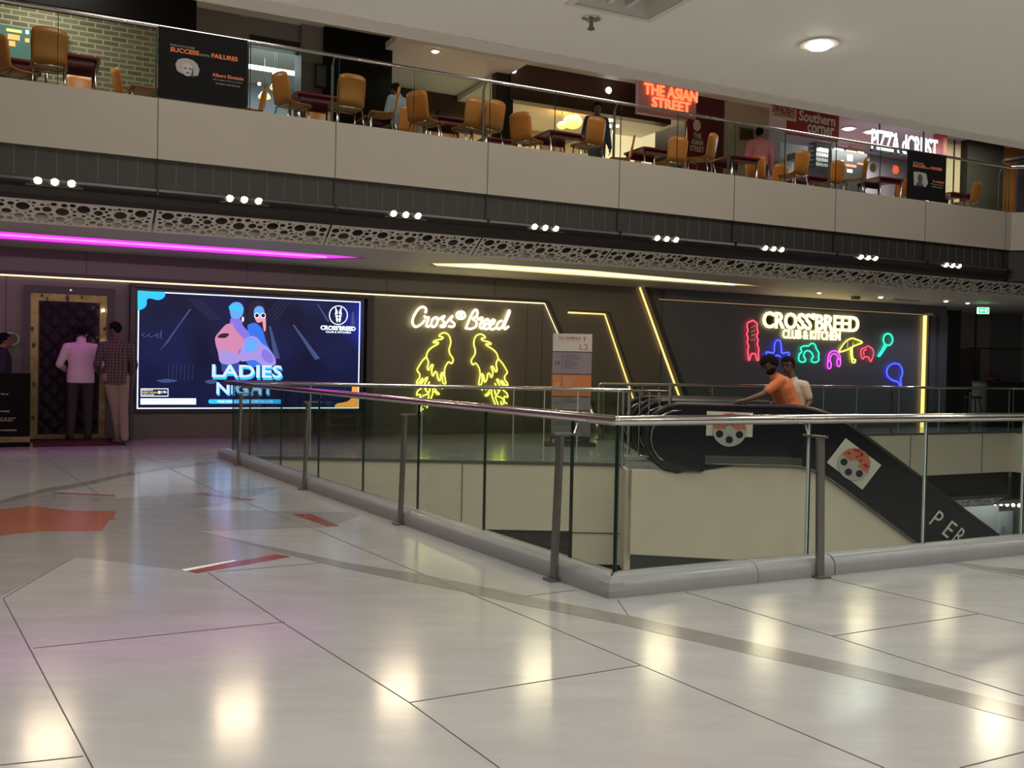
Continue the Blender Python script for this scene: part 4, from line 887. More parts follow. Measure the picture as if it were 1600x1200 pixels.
# neon wings
def wing(mirror, label):
    t = T('neon_wing', label, 'neon sign', W(7, 16.7, 1), AN, 'pair of neon wings')
    f = (lambda x, y: (x, y)) if not mirror else (lambda x, y: (1316-x, y+10+(660-x)*.03))
    g = G()
    for q in ([(345, 545), (360, 520), (295, 522), (325, 495), (400, 478), (418, 455), (368, 440), (400, 408), (440, 400), (485, 425), (510, 480), (512, 540), (495, 600), (502, 660), (535, 710), (545, 745), (525, 785), (490, 765), (460, 800), (440, 850), (435, 920), (452, 1020), (440, 1040), (418, 1020), (408, 960), (415, 895), (392, 920), (378, 1000), (350, 960), (342, 905), (320, 885), (292, 940), (275, 870), (295, 805), (270, 805), (240, 865), (222, 840), (235, 765), (208, 700)],
              [(360, 535), (270, 590), (225, 640), (205, 700), (160, 750), (110, 830), (95, 870), (125, 915), (125, 960), (90, 1010), (110, 1030), (165, 968), (130, 1030)], [(150, 1030), (205, 965), (225, 968), (180, 1060), (205, 1100), (250, 1010)],
              [(90, 1010), (95, 1060), (150, 1040), (145, 1090), (100, 1130), (90, 1180), (130, 1170), (130, 1230), (95, 1260)], [(140, 1270), (150, 1200), (240, 1170), (215, 1260), (190, 1320)], [(190, 1100), (235, 1150), (260, 1060), (245, 1150)], [(290, 1060), (290, 1150), (255, 1250), (215, 1340)], [(300, 1060), (335, 1130), (370, 1160), (350, 1170), (310, 1130)], [(340, 1050), (365, 1090), (385, 1050), (410, 1098), (420, 1050)],
              [(150, 1330), (175, 1230), (160, 1300), (130, 1380), (170, 1350)]):
        neon(g, [f(x, y) for x, y in q], 640, 470, 8, 16.70, .0125)
    g.build('tube', 'neon_yellow', t, True)
    return t
wing(False, 'left yellow neon wing outline below the script sign'); wing(True, 'right yellow neon wing outline below the script sign, nearer the pylon')
# backlit logo sign
t = T('logo_sign', 'gold backlit block letters above the colourful neon shapes', 'sign', W(15, 16.7, 2.3), AN)
a = onn(1190, 489, 16.70); b = onn(1341, 517, 16.70)
WB(t, 'backing_board', 'black', onn(1196, 500, 16.70)[0], onn(1338, 500, 16.7)[0], 16.700, 16.715, 2.30, 2.54)
k_ = wtext("CROSS'BREED", 1191, 489.5, 1341, 516, 16.69, 'led_letters', t, ext=.03, bold=.02); wtext('CLUB & KITCHEN', 1222, 516.5, 1312, 530.5, 16.69, 'led_letters', t, ext=.03, bold=.018)
def shape(name, label, col_, strokes, r=.017, extra=None, closed=True, sc=(1150, 470, 8)):
    t = T(name, label, 'neon sign', W(15, 16.7, 1.5), AN, None)
    g = G()
    for s_ in strokes:
        cl = closed
        if isinstance(s_, dict): cl = s_['c']; s_ = s_['p']
        neon(g, s_, *sc, 16.68, r, cl)
    g.build('tube', col_, t, True)
    if extra: extra(t)
def stripes(t):
    for y in (310, 365, 415): fp([(185, y+15), (240, y-12), (240, y+10), (185, y+38)], 16.70, .003, 'stripe', 'white_paint', t, 1150, 470, 8)
    fp([(180, 470), (195, 490), (205, 465), (215, 490), (235, 465), (240, 495), (185, 500)], 16.70, .003, 'stripe', 'white_paint', t, 1150, 470, 8)
shape('neon_shape', 'red neon outline like a striped comb, leftmost of the colourful shapes', 'neon_red', [[(160, 738), (152, 690), (148, 620), (158, 570), (140, 520), (152, 470), (136, 420), (150, 370), (138, 320), (150, 270), (180, 262), (205, 245), (240, 262), (265, 290), (262, 340), (275, 390), (258, 440), (276, 490), (266, 540), (282, 590), (280, 660), (283, 735), (262, 738), (245, 668), (215, 662), (190, 668), (172, 735)]], .014, stripes)
shape('neon_shape', 'blue neon hat outline behind the man in the orange T-shirt', 'neon_blue', [dict(c=False, p=[(385, 690), (385, 640), (470, 650), (480, 560), (500, 505), (530, 490), (555, 510), (568, 590), (575, 655), (650, 645), (665, 670), (640, 700)]), dict(c=False, p=[(475, 720), (510, 680), (560, 700)])], .017)
shape('neon_shape', 'green neon curly wig outline between the blue hat and the headphones', 'neon_green', [[(785, 740), (790, 670), (820, 640), (810, 590), (850, 565), (905, 565), (940, 535), (985, 545), (1005, 600), (1035, 650), (1030, 700), (1035, 740), (1000, 770), (950, 760), (945, 730), (965, 700), (945, 650), (910, 625), (870, 630), (850, 670), (850, 700), (870, 730), (860, 760), (820, 765)]], .016)
shape('neon_shape', 'magenta neon headphones outline left of the yellow umbrella', 'neon_magenta', [dict(c=False, p=[(1150, 770), (1155, 690), (1180, 645), (1225, 625), (1270, 640), (1300, 690), (1308, 770)]), oval(1166, 800, 24, 50, 12), oval(1284, 772, 22, 50, 12), dict(c=False, p=[(1175, 750), (1185, 690), (1225, 660), (1262, 680), (1280, 730)])], .012)
def ust(t):
    for x in (1385, 1455): fp([(x, 520), (x+15, 500), (x+20, 545), (x+10, 585), (x-5, 590)], 16.70, .003, 'pane', 'white_paint', t, 1150, 470, 8)
shape('neon_shape', 'yellow neon parasol outline above the red and magenta shapes', 'neon_yellow', [[(1290, 635), (1330, 560), (1385, 500), (1450, 470), (1510, 485), (1580, 520), (1500, 555), (1450, 580), (1370, 620)], dict(c=False, p=[(1430, 590), (1440, 690), (1455, 760), (1480, 775), (1495, 740), (1470, 730), (1455, 690), (1450, 590)])], .015, ust)
S4 = (1200, 430, 4)
shape('neon_shape', 'small red neon curl outline right of the yellow parasol', 'neon_red', [[(580, 490), (585, 462), (605, 455), (625, 443), (650, 458), (660, 480), (655, 510), (642, 540), (630, 515), (605, 510), (592, 525)], dict(c=False, p=[(600, 500), (598, 475), (615, 465)])], .011, None, True, S4)
shape('neon_shape', 'green neon magnifier outline, topmost at the right of the shapes', 'neon_green', [oval(750, 402, 29, 37, 16), dict(c=False, p=[(730, 432), (705, 480), (690, 505), (702, 500), (742, 440)])], .018, None, True, S4)
shape('neon_shape', 'blue neon balloon outline touching the far handrail', 'neon_blue', [dict(c=False, p=[(824, 690), (812, 668), (775, 655), (748, 630), (742, 600), (755, 570), (790, 552), (825, 562), (840, 600), (836, 630), (828, 650), (834, 690)])], .018, None, True, S4)
# directory pylon
p0 = onz(864, 697, 0); 
t = T('directory_pylon', 'tall directory pylon with white, grey and orange panels beside the void', 'sign', (1.0, 15.9, 0), R_(4))
py_ = 15.9; X = Vector((math.cos(R_(4)), math.sin(R_(4)), 0)); Y = Vector((-X.y, X.x, 0)); cpx = ony(893, 610, py_).x
def pb(x0, x1, y0, y1, z0, z1): return G().box(x0, x1, y0, y1, z0, z1, lambda x, y, z: Vector((cpx, py_, 0))+X*x+Y*y+EZ*z)
def zz(py): return ony(893, py, py_).z
hw = .325
pb(-hw, hw, 0, .10, .06, zz(521.5)-.01).build('core', 'pylon_dark', t); pb(-hw-.09, hw+.09, -.1, .2, 0, .06).build('base_plate', 'pylon_dark', t)
ins = [(521.5, 549, 'pylon_white'), (550.5, 584, 'pylon_grey'), (585.5, 619, 'pylon_orange'), (620.5, 640.5, 'pylon_grey'), (642, 682, 'pylon_grey')]
for a, b, m_ in ins: pb(-hw, hw, -.012, 0, zz(b), zz(a)).build('panel', m_, t)
def pt(body, x0, x1, y0, y1, m_, **k):
    z0, z1 = zz(y1), zz(y0); return text(body, Vector((cpx, py_, 0))+X*x0-Y*.0125+EZ*z0, X, EZ, x1-x0, z1-z0, m_, t, ext=.002, **k)
pt('SLN TERMINUS', -.23, .13, 526, 530.5, 'ink_brown', name='lettering', bold=.01) ; pt('T', .17, .23, 526.5, 533, 'ink_brown', bold=.02); pt('L2', .12, .26, 537.5, 546, 'ink_brown'); pt('find your way', -.12, .12, 531.5, 532.8, 'ink')
pt('L3', -.28, -.21, 564.5, 569.5, 'ink', bold=.02); pt('L2', -.28, -.21, 598.5, 603.5, 'pylon_white', bold=.02); pt('L1', -.28, -.21, 627.5, 632, 'ink'); pt('LG', -.28, -.19, 659.5, 664.5, 'ink'); 
for a, b in ((553, 582), (588, 617), (622, 639), (655, 666)): pb(-.17, -.165, -.014, -.012, zz(b), zz(a)).build('rule', 'ink', t)
random.seed(5)
for y0, n_, m_ in ((553.5, 9, 'ink'), (588, 8, 'pylon_white'), (623, 3, 'ink'), (657, 3, 'ink')):
    for k in range(n_):
        L = random.uniform(.12, .27); pt(random.choice(('FOOD COURT', 'GAMES ZONE', 'MULTIPLEX', 'SALON & SPA', 'FASHION STORE', 'CLUB & KITCHEN')), -.135, -.135+L, y0+k*2.6+(.4 if y0 < 560 else 0), y0+1.5+k*2.6, m_, name='print')
pt('i', -.30, -.27, 689-2, 693, 'pylon_white'); pt('www.slnterminus.com', -.15, .16, 687, 688.5, 'pylon_white')
pb(-.315, -.255, -.013, 0, zz(694), zz(685)).build('icon_plate', 'pylon_grey', t)

# ------------------------------------------------------------------ PEOPLE
def V3(*a): return Vector(a)
def remesh(g, name, material, parent, vox=.012, smooth_it=4):
    bmesh.ops.recalc_face_normals(g.b, faces=g.b.faces)
    me = bpy.data.meshes.new('tmp'); g.b.to_mesh(me); g.b.free()
    o = bpy.data.objects.new('tmp', me); COL.objects.link(o)
    a = o.modifiers.new('r', 'REMESH'); a.mode = 'VOXEL'; a.voxel_size = vox
    s_ = o.modifiers.new('s', 'SMOOTH'); s_.iterations = smooth_it; s_.factor = .5
    bpy.context.view_layer.update()
    me2 = bpy.data.meshes.new_from_object(o.evaluated_get(bpy.context.evaluated_depsgraph_get())); bpy.data.objects.remove(o)
    me2.transform(wm(parent).inverted()); me2.name = name
    me2.materials.clear(); me2.materials.append(MC[material])
    for p in me2.polygons: p.use_smooth = True
    o = bpy.data.objects.new(name, me2); COL.objects.link(o); o.parent = parent
    return o
def torso(g, J, infl=0, lo=0.0, hi=1.0, bw=1.0):
    R = (J['shR']-J['shL']).normalized(); pel, ch, nk = J['pel'], (J['shL']+J['shR'])/2, J['neck']
    sec = [(0, .165, .115), (.2, .160, .115), (.4, .150, .110), (.6, .160, .112), (.8, .175, .115), (1.0, .165, .095)]
    for i in range(len(sec)-1):
        for k in range(3):
            u = k/3; t_ = sec[i][0]+(sec[i+1][0]-sec[i][0])*u
            if t_ < lo or t_ > hi: continue
            rx = sec[i][1]+(sec[i+1][1]-sec[i][1])*u; ry = sec[i][2]+(sec[i+1][2]-sec[i][2])*u
            c = pel+(ch-pel)*t_ ; U = (ch-pel).normalized(); F = R.cross(U)*-1; F = U.cross(R)
            R2 = R.lerp((J['hipR']-J['hipL']).normalized(), 1-t_).normalized(); R2 = (R2-U*R2.dot(U)).normalized(); F = U.cross(R2)
            g.ell(c, rx*bw+infl, ry*bw+infl, .085, R2, F, U, 16, 8)
def hand(g, w_, d, nrm, side, curl=.35, s=1.0):
    d = d.normalized(); nrm = (nrm-d*nrm.dot(d)).normalized(); lat = d.cross(nrm)*side
    g.cone(w_, .022*s, w_+d*.06*s, .026*s)
    g.ell(w_+d*.055*s, .036*s, .016*s, .045*s, lat, nrm, d, 12, 8)
    for k, L in enumerate((.070, .078, .072, .056)):
        b = w_+d*.088*s+lat*(.028-.0185*k)*s
        m_ = b+(d*math.cos(curl)+nrm*math.sin(curl)+lat*(.12-.08*k)).normalized()*L*.52*s
        e = m_+(d*math.cos(curl*2.2)+nrm*math.sin(curl*2.2)+lat*(.12-.08*k)).normalized()*L*.5*s
        g.cone(b, .0092*s, m_, .0085*s, 8); g.cone(m_, .0085*s, e, .007*s, 8)
    b = w_+d*.03*s+lat*.026*s; m_ = b+(d*.6+lat*.75+nrm*.2).normalized()*.036*s; e = m_+(d*.85+lat*.35+nrm*.35).normalized()*.03*s
    g.cone(b, .012*s, m_, .010*s, 8); g.cone(m_, .010*s, e, .008*s, 8)
def head(g, c, face, up, s=1.0):
    face = face.normalized(); up = (up-face*up.dot(face)).normalized(); rt = face.cross(up)
    g.ell(c+up*.02*s, .074*s, .093*s, .095*s, rt, face, up, 18, 12)
    g.ell(c+face*.022*s-up*.045*s, .054*s, .064*s, .066*s, rt, face, up, 14, 10)
    g.cone(c+face*.085*s+up*.012*s, .009*s, c+face*.103*s-up*.02*s, .014*s, 8)         # nose
    g.ell(c+face*.085*s-up*.052*s, .024*s, .012*s, .009*s, rt, face, up, 10, 6)        # lips
    g.ell(c+face*.078*s+up*.035*s, .045*s, .014*s, .008*s, rt, face, up, 10, 6)        # brow
    for q in (-1, 1): g.ell(c+rt*.074*s*q-up*.0*s, .010*s, .018*s, .030*s, rt, face, up, 8, 6)
    return face, up, rt
def hair_cap(t, c, face, up, rt, name='hair', vol=1.0, low=.0, s=1.0, m_='hair', beard=False):
    g = G(); g.ell(c+up*.027*s-face*.010*s, .083*s*vol, .100*s*vol, .100*s*vol, rt, face, up, 28, 18)
    inv = (wm(t).inverted())
    kill = []
    for v in g.b.verts:
        d = v.co-c; f_, u_, r_ = d.dot(face)/s, d.dot(up)/s, abs(d.dot(rt))/s
        if (f_ > .035 and u_ < .055-.0) or (u_ < -.035+low and f_ > -.03) or u_ < -.07+low: kill.append(v)
        elif f_ > -.01 and u_ < .0 and r_ > .05: kill.append(v)
    bmesh.ops.delete(g.b, geom=kill, context='VERTS')
    bmesh.ops.solidify(g.b, geom=list(g.b.faces), thickness=.010*s)
    return g.build(name, m_, t, True)
def person(label, loc, J, up='shirt_white', low='trousers_dark', skin='skin', sleeve='short', lowk='long', vox=.011, hairvol=1.0, beard=False, glasses=False, tuck=0.0, bw=1.0, group=None, legs=True, eyes=True, hairm='hair', curl=(.35, .35)):
    t = T('person', label, 'person', loc)
    J = {k: (loc+v if not k.endswith('dir') else v) for k, v in J.items()}
    g = G(); torso(g, J, 0, 0, 1, bw)
    g.cone(J['neck']-(J['head']-J['neck']).normalized()*.03, .058, J['head'], .052)
    g.cone((J['shL']+J['shR'])/2, .09, J['neck'], .06)
    face, upv, rt = head(g, J['head'], J['facedir'], J.get('updir', V3(0, 0, 1)))
    for S in 'LR':
        sd_ = 1 if S == 'R' else -1
        g.cone(J['sh'+S], .056, J['el'+S], .042); g.cone(J['el'+S], .042, J['wr'+S], .027)
        hand(g, J['wr'+S], J['hand'+S+'dir'], J.get('palm'+S+'dir', (J['shL']-J['shR'])*sd_), sd_*1, curl[S == 'R'])
        if legs:
            g.cone(J['hip'+S], .088, J['kn'+S], .058); g.cone(J['kn'+S], .056, J['an'+S], .038)
            g.cone(J['an'+S]-EZ*.03, .035, J['an'+S]-EZ*.035+J['foot'+S+'dir']*.15, .03)
    remesh(g, 'body', skin, t, vox)
    g = G(); torso(g, J, .018, tuck, 1, bw)
    g.cone((J['shL']+J['shR'])/2, .10, J['neck']-(J['neck']-J['pel']).normalized()*.01, .068)
    for S in 'LR':
        a, b, c = J['sh'+S], J['el'+S], J['wr'+S]
        g.cone((J['shL']+J['shR'])/2*.5+a*.5, .085, a, .068)
        if sleeve == 'short': g.cone(a, .072, a+(b-a)*.68, .060)
        elif sleeve == 'rolled': g.cone(a, .072, b, .056); g.cone(b, .056, b+(c-b)*.35, .050)
        else: g.cone(a, .072, b, .058); g.cone(b, .058, c, .042)
    if up in ('shirt_white', 'plaid', 'tee_orange', 'tee_white'):     # loose hem
        R2 = (J['hipR']-J['hipL']).normalized(); U = ((J['shL']+J['shR'])/2-J['pel']).normalized(); R2 = (R2-U*R2.dot(U)).normalized()
        F2 = U.cross(R2); g.prism([J['pel']-U*.115+R2*.182*bw*math.cos(k*PI/12)+F2*.142*bw*math.sin(k*PI/12) for k in range(24)], U*.12); g.ell(J['pel']+U*.01, .182*bw, .142*bw, .12, R2, F2, U)
    remesh(g, 'shirt', up, t, vox)
    if sleeve == 'long' or up in ('shirt_white',):
        g = G(); n_ = J['neck']; U = (J['head']-J['neck']).normalized(); g.lathe([(.066, -.012), (.070, .012), (.058, .022), (.055, .0)], n_, 16, U); g.build('collar', up, t, True)
    if legs:
        g = G()
        for S in 'LR':
            h, k, a = J['hip'+S], J['kn'+S], J['an'+S]
            g.cone(h+EZ*.03, .105, k, .074)
            if lowk == 'long': g.cone(k, .074, a+EZ*.0, .062)
        U = V3(0, 0, 1); R2 = (J['hipR']-J['hipL']).normalized(); g.ell(J['pel']-U*.0, .172*bw, .128*bw, .12, R2, U.cross(R2), U)
        remesh(g, 'trousers', low, t, vox)
        for S in 'LR':
            g = G(); a = J['an'+S]; f = J['foot'+S+'dir'].normalized(); sd3 = f.cross(EZ)
            g.ell(a-EZ*.035+f*.03, .042, .085, .045, sd3, f, EZ); g.ell(a-EZ*.047+f*.13, .046, .085, .032, sd3, f, EZ)
            g.ell(a-EZ*.068+f*.075, .045, .15, .012, sd3, f, EZ)
            remesh(g, 'shoe', 'shoe', t, .009, 2)
    hair_cap(t, J['head'], face, upv, rt, vol=hairvol, m_=hairm)
    if beard:
        g = G(); c = J['head']; g.ell(c+face*.03-upv*.062, .062, .068, .058, rt, face, upv, 18, 12)
        bmesh.ops.delete(g.b, geom=[v for v in g.b.verts if (v.co-c).dot(upv) > -.025], context='VERTS'); bmesh.ops.solidify(g.b, geom=list(g.b.faces), thickness=.006); g.build('beard', 'hair', t, True)
    if eyes:
        g = G()
        for q in (-1, 1): g.ell(J['head']+face*.083+rt*.031*q+upv*.018, .013, .006, .007, rt, face, upv, 8, 6)
        g.build('eye', 'black', t, True)
        g = G()
        for q in (-1, 1): g.cone(J['head']+face*.088+rt*.018*q+upv*.040, .004, J['head']+face*.080+rt*.048*q+upv*.040, .003, 6)
        g.build('eyebrow', 'hair', t, True)
    if glasses:
        g = G(); c = J['head']
        for q in (-1, 1):
            g.tube([c+face*.098+rt*(.033*q+.026*math.cos(a))+upv*(.016+.020*math.sin(a)) for a in [2*PI*k/12 for k in range(12)]], .003, 6, True)
            g.tube([c+face*.095+rt*.058*q+upv*.02, c+rt*.08*q+upv*.01], .003, 6)
        g.build('glasses', 'white_paint' if glasses == 'light' else 'black', t, True)
    return t
def rotz(v, a): return Matrix.Rotation(a, 3, 'Z') @ v
def rig(a=0, h=1.0, **o):
    J = dict(pel=V3(0, 0, .95), hipL=V3(-.09, 0, .91), hipR=V3(.09, 0, .91), knL=V3(-.10, .02, .50), knR=V3(.10, .02, .50), anL=V3(-.11, 0, .08), anR=V3(.11, 0, .08), footLdir=V3(-.2, 1, 0).normalized(), footRdir=V3(.2, 1, 0).normalized(),
             shL=V3(-.185, 0, 1.40), shR=V3(.185, 0, 1.40), neck=V3(0, .0, 1.48), head=V3(0, .02, 1.61), facedir=V3(0, 1, 0), updir=V3(0, 0, 1), elL=V3(-.25, -.02, 1.12), elR=V3(.25, -.02, 1.12), wrL=V3(-.27, .06, .87), wrR=V3(.27, .06, .87), handLdir=V3(0, .1, -1), handRdir=V3(0, .1, -1))
    J.update(o)
    return {k: rotz(v, a)*(1 if k.endswith('dir') else h) for k, v in J.items()}
def at(px, py, z=0): p = onz(px, py, z); return Vector((p.x, p.y, z))
# two men at the tufted door
loc = at(125, 687.5, .03); az = R_(24)
person('man in a white shirt and dark trousers with lowered head, standing at the tufted door', loc, rig(az, 1.055, head=V3(.01, .13, 1.565), neck=V3(0, .045, 1.475), facedir=V3(0, .75, -.65), updir=V3(0, .6, .8), shL=V3(-.185, .0, 1.365), shR=V3(.185, .0, 1.36), elL=V3(-.285, .02, 1.11), elR=V3(.27, .03, 1.12), wrL=V3(-.20, .23, 1.02), wrR=V3(.17, .26, 1.03), handLdir=V3(.5, .8, .1), handRdir=V3(-.5, .8, .1), palmLdir=V3(0, 0, -1), palmRdir=V3(0, 0, -1), anL=V3(-.13, -.03, .08), anR=V3(.10, .05, .08), knL=V3(-.11, .0, .50)), 'shirt_white', 'trousers_dark', 'skin_dark', 'long', vox=.012, bw=1.1, eyes=False)
loc = at(182, 693.5, .0)
loc = at(180, 692, .03)
person('man in a dark checked shirt and tan trousers with crossed feet, beside the lit screen', loc, rig(R_(30), 1.06, pel=V3(-.0, 0, .95), shL=V3(-.18, .02, 1.385), shR=V3(.18, -.02, 1.375), head=V3(-.02, .03, 1.62), facedir=V3(-.75, .6, -.1), hipL=V3(-.09, 0, .91), hipR=V3(.09, 0, .91), knL=V3(.0, .02, .50), knR=V3(.10, -.03, .50), anL=V3(.06, .08, .08), anR=V3(.11, -.10, .08), footLdir=V3(-.6, .8, 0), footRdir=V3(-.9, .2, 0), elL=V3(-.24, .04, 1.13), wrL=V3(-.20, .24, 1.00), handLdir=V3(0, 1, -.1), palmLdir=V3(1, 0, 0), elR=V3(.25, .02, 1.12), wrR=V3(.22, .02, .86)), 'plaid', 'trousers_tan', 'skin_dark', 'rolled', vox=.012, eyes=False)
# host behind the desk
q = ony(-2, 600, 0.1)
p = W(onn(3, 600, 16.45)[0], 16.45, 0)
person('young host in dark clothes facing right behind the black host desk', p, rig(R_(-60), .96, facedir=V3(-.05, 1, -.02), head=V3(0, .03, 1.61)), 'tee_navy', 'trousers_dark', 'skin', 'long', vox=.012)
# two men riding the escalator
def yp(px, py, y): return ony(px, py, y)
y1_ = 12.98
hd, shl, pel, hnd = yp(1203, 571, 12.95), yp(1215, 595, y1_), yp(1238, 652, y1_), yp(1166, 625, 12.43)
loc = Vector((pel.x, y1_, 0))
L_ = lambda v: v-loc
stz = -.16
sh_c = Vector((shl.x, 0, shl.z))-Vector((loc.x, 0, 0))
J = dict(pel=V3(0, 0, pel.z+.02), hipL=V3(0.02, -.09, pel.z-.02), hipR=V3(.02, .09, pel.z-.02), knL=V3(.02, -.10, pel.z-.44), knR=V3(-.06, .10, pel.z-.42), anL=V3(.10, -.10, stz+.10), anR=V3(-.02, .10, stz+.10),
         footLdir=V3(-1, -.1, 0), footRdir=V3(-1, .1, 0), shL=sh_c+V3(.0, -.17, 0), shR=sh_c+V3(.03, .17, .0), neck=sh_c+V3(-.06, .0, .075), head=L_(hd)+V3(0, 0, 0), facedir=V3(-.78, -.25, -.55), updir=V3(-.5, 0, .85),
         elL=L_(yp(1190, 617, 12.72)), wrL=L_(hnd), handLdir=V3(-1, -.12, -.12), palmLdir=V3(0, 0, -1), elR=sh_c+V3(.08, .22, -.27), wrR=sh_c+V3(-.14, .20, -.42), handRdir=V3(-1, -.1, -.3))
person('bearded man in an orange T-shirt leaning on the escalator handrail', loc, J, 'tee_orange', 'trousers_dark', 'skin_dark', 'short', vox=.010, beard=True, hairvol=1.28, tuck=0, bw=1.27, curl=(.12, .35))
y2_ = 13.36
hd, shl, pel = yp(1231, 571, y2_), yp(1241, 602, y2_), yp(1250, 652, y2_)
loc = Vector((pel.x, y2_, 0)); sh_c = Vector((shl.x, 0, shl.z))-Vector((loc.x, 0, 0))
J = dict(pel=V3(0, 0, pel.z+.02), hipL=V3(0.02, -.09, pel.z-.02), hipR=V3(.02, .09, pel.z-.02), knL=V3(.0, -.10, pel.z-.44), knR=V3(-.02, .10, pel.z-.42), anL=V3(.06, -.10, stz+.10), anR=V3(-.02, .10, stz+.10),
         footLdir=V3(-1, -.1, 0), footRdir=V3(-1, .1, 0), shL=sh_c+V3(.10, -.14, 0), shR=sh_c+V3(-.08, .16, .0), neck=sh_c+V3(-.02, .0, .085), head=L_(hd)-Vector((0, 0, 0)), facedir=V3(-.65, -.75, -.15), updir=V3(-.1, 0, 1),
         elL=L_(yp(1266, 628, 13.2)), wrL=L_(yp(1250, 650, 13.05)), handLdir=V3(-.5, -.2, -.6), elR=sh_c+V3(-.05, .24, -.27), wrR=sh_c+V3(-.2, .20, -.42), handRdir=V3(-.8, -.1, -.4))
J['head'] = L_(hd)
person('man in a white T-shirt and glasses standing behind the leaning man', loc, J, 'tee_white', 'trousers_dark', 'skin_dark', 'short', vox=.011, glasses=True, hairvol=1.08)

# ------------------------------------------------------------------ FOOD COURT ABOVE
UF = 4.55
SP = 17.0           # shop fronts
UC = 7.25           # ceiling up there
def up_pt(px, py, n): s_, z = onn(px, py, n); return s_, z
# railing above the fascia
A = W(FS+.4, 13.12, 0); sU = FS+.4
t = T('upper_glass_railing', 'glass railing with steel handrail along the upper food court', 'railing', W(1, 13.12, 4.64), AN)
G().tube([W(FS, 13.12, 5.57), W(FE+.05, 13.12, 5.57)]+[W(FE, 13.12, 5.57)+(E1*.75-E2*.66).normalized()*3], .026, 10).build('handrail', 'rail_steel', t, 40)
js = [FS]+[s_+o for s_ in SEAM[1:] for o in (-1.15, .06)]+[FE]
js = sorted(x for x in js if x <= FE)
for a, b in zip(js, js[1:]):
    gp = G().fbox(a+.01, b-.01, 13.115, 13.127, 4.62, 5.54).build('glass_panel', 'far_glass', t)
    G().fbox(b-.012, b-.002, 13.114, 13.128, 4.62, 5.54).build('glass_edge', 'glass_edge', gp)
for s_ in SEAM[1:]:
    if s_ > FE: continue
    po = G().fbox(s_-.03, s_-.0, 13.2, 13.23, 4.55, 5.46).build('post', 'post_steel', t)
    G().tube([W(s_-.015, 13.215, 5.45), W(s_-.015, 13.13, 5.56)], .010, 8).build('bracket', 'steel', po)
# shell
st(G().fbox(-9, 27, 17.9, 26, 4.35, 4.55).build('floor_upper', 'grey_marble'))
st(G().fbox(FE-.1, 27, 13.2, 18, 4.35, 4.55).build('floor_upper', 'grey_marble'))
st(G().fbox(-9, 27, 13.1, 26, UC, UC+.15).build('ceiling_upper', 'ceiling_paint'))
st(G().fbox(-9, 30, 23.5, 23.7, 4.5, 9).build('wall_far_upper', 'grey_wall'))
def sec(px0, px1, z0, z1, name, m_, n=SP, d=.25, parent=None, py=150, stx=True):
    a = onn(px0, py, n)[0]; b = onn(px1, py, n)[0]
    o = G().fbox(a, b, n, n+d, z0, z1).build(name, m_, parent)
    return st(o) if stx and parent is None else o
sec(-60, 247, UF, UC+1.5, 'wall_brick', 'brick_olive')
a = onn(-60, 100, 16.6)[0]; b = onn(386, 60, 15.6)[0]
st(G().fbox(a, onn(307, 30, 15.6)[0], 15.6, 15.9, 6.42, 7.3).build('wall_bulkhead', 'poster_black'))
st(G().fbox(a, onn(247, 130, 16.9)[0], 16.8, 17.0, UF, 5.32).build('wall_counter', 'pylon_dark'))
sec(247, 388, UF, 9, 'wall_brick_end', 'grey_wall')
sec(388, 470, 6.95, 9, 'trim_32', 'grey_wall', SP, .2)
sec(388, 470, 6.78, 6.95, 'trim_33', 'black', SP, .2)
sec(470, 506, UF, 9, 'wall_pillar', 'grey_wall', SP-.1, .5)
sec(506, 612, UF, 9, 'wall_dark', 'poster_black', SP-.2, .5)
# white lit shop seen past the poster
a = onn(375, 100, 21)[0]; b = onn(490, 100, 21)[0]
st(G().fbox(a, b+.3, 21, 21.2, UF, 9).build('wall_shop', 'light_grey_wall'))
t = T('ceiling_baffle', 'row of pale angled ceiling fins above the bright shop', 'ceiling fins', W(onn(430, 80, 19)[0], 19, 7), AN)
st(G().fbox(a-.5, b+.3, 17.3, 21, 7.62, 7.8).build('ceiling_shop', 'void_dark'))
for k in range(6):
    s_ = onn(388, 80, 18.2)[0]+.27*k; G().prism([W(s_, 17.6, 7.3), W(s_+.04, 17.6, 7.3), W(s_+.5, 20.6, 7.3), W(s_+.46, 20.6, 7.3)], (0, 0, .16)).build('fin', 'light_grey_wall', t)
t = T('tube_light', 'bright white tube light hanging in the shop beside the poster', 'light', W(onn(430, 110, 18)[0], 18, 7), AN)
p0, p1 = onn(383, 103, 18), onn(470, 116.5, 18); zt = (p0[1]+p1[1])/2; g = G(); g.fbox(p0[0], p1[0], 17.97, 18.03, zt-.03, zt+.035); g.build('tube', 'tube_white', t)
G().tube([W(p0[0]+.55, 18, zt), W(p0[0]+.55, 18, 7.7)], .008, 6).build('cord', 'black', t)
lamp('AREA', 'shop_glow', W(p0[0]+.5, 19, 7.2), 60, (.85, .93, 1), 1.2)
def pendant(px, py, n, r, label, shade='black', bulb='pendant_glow'):
    s_, z = onn(px, py, n); c = W(s_, n, z)
    t = T('pendant_lamp', label, 'lamp', c)
    G().lathe([(r*.06, r*1.1), (r*.35, r*.95), (r*.75, r*.45), (r, 0), (r*.95, 0)], c, 20).build('shade', shade, t, 40)
    G().lathe([(r*.94, .005), (r*.9, -.004)], c, 20).build('glow_disc', bulb, t)
    G().tube([c+EZ*r*1.1, Vector((c.x, c.y, 7.7))], .006, 6).build('cord', 'black', t)
pendant(433, 139, 17.9, .145, 'black dome pendant lamp glowing yellow beside the tube light'); pendant(413, 153, 19, .13, 'pale dish pendant lamp lower left of the black dome pendant', 'light_grey_wall')
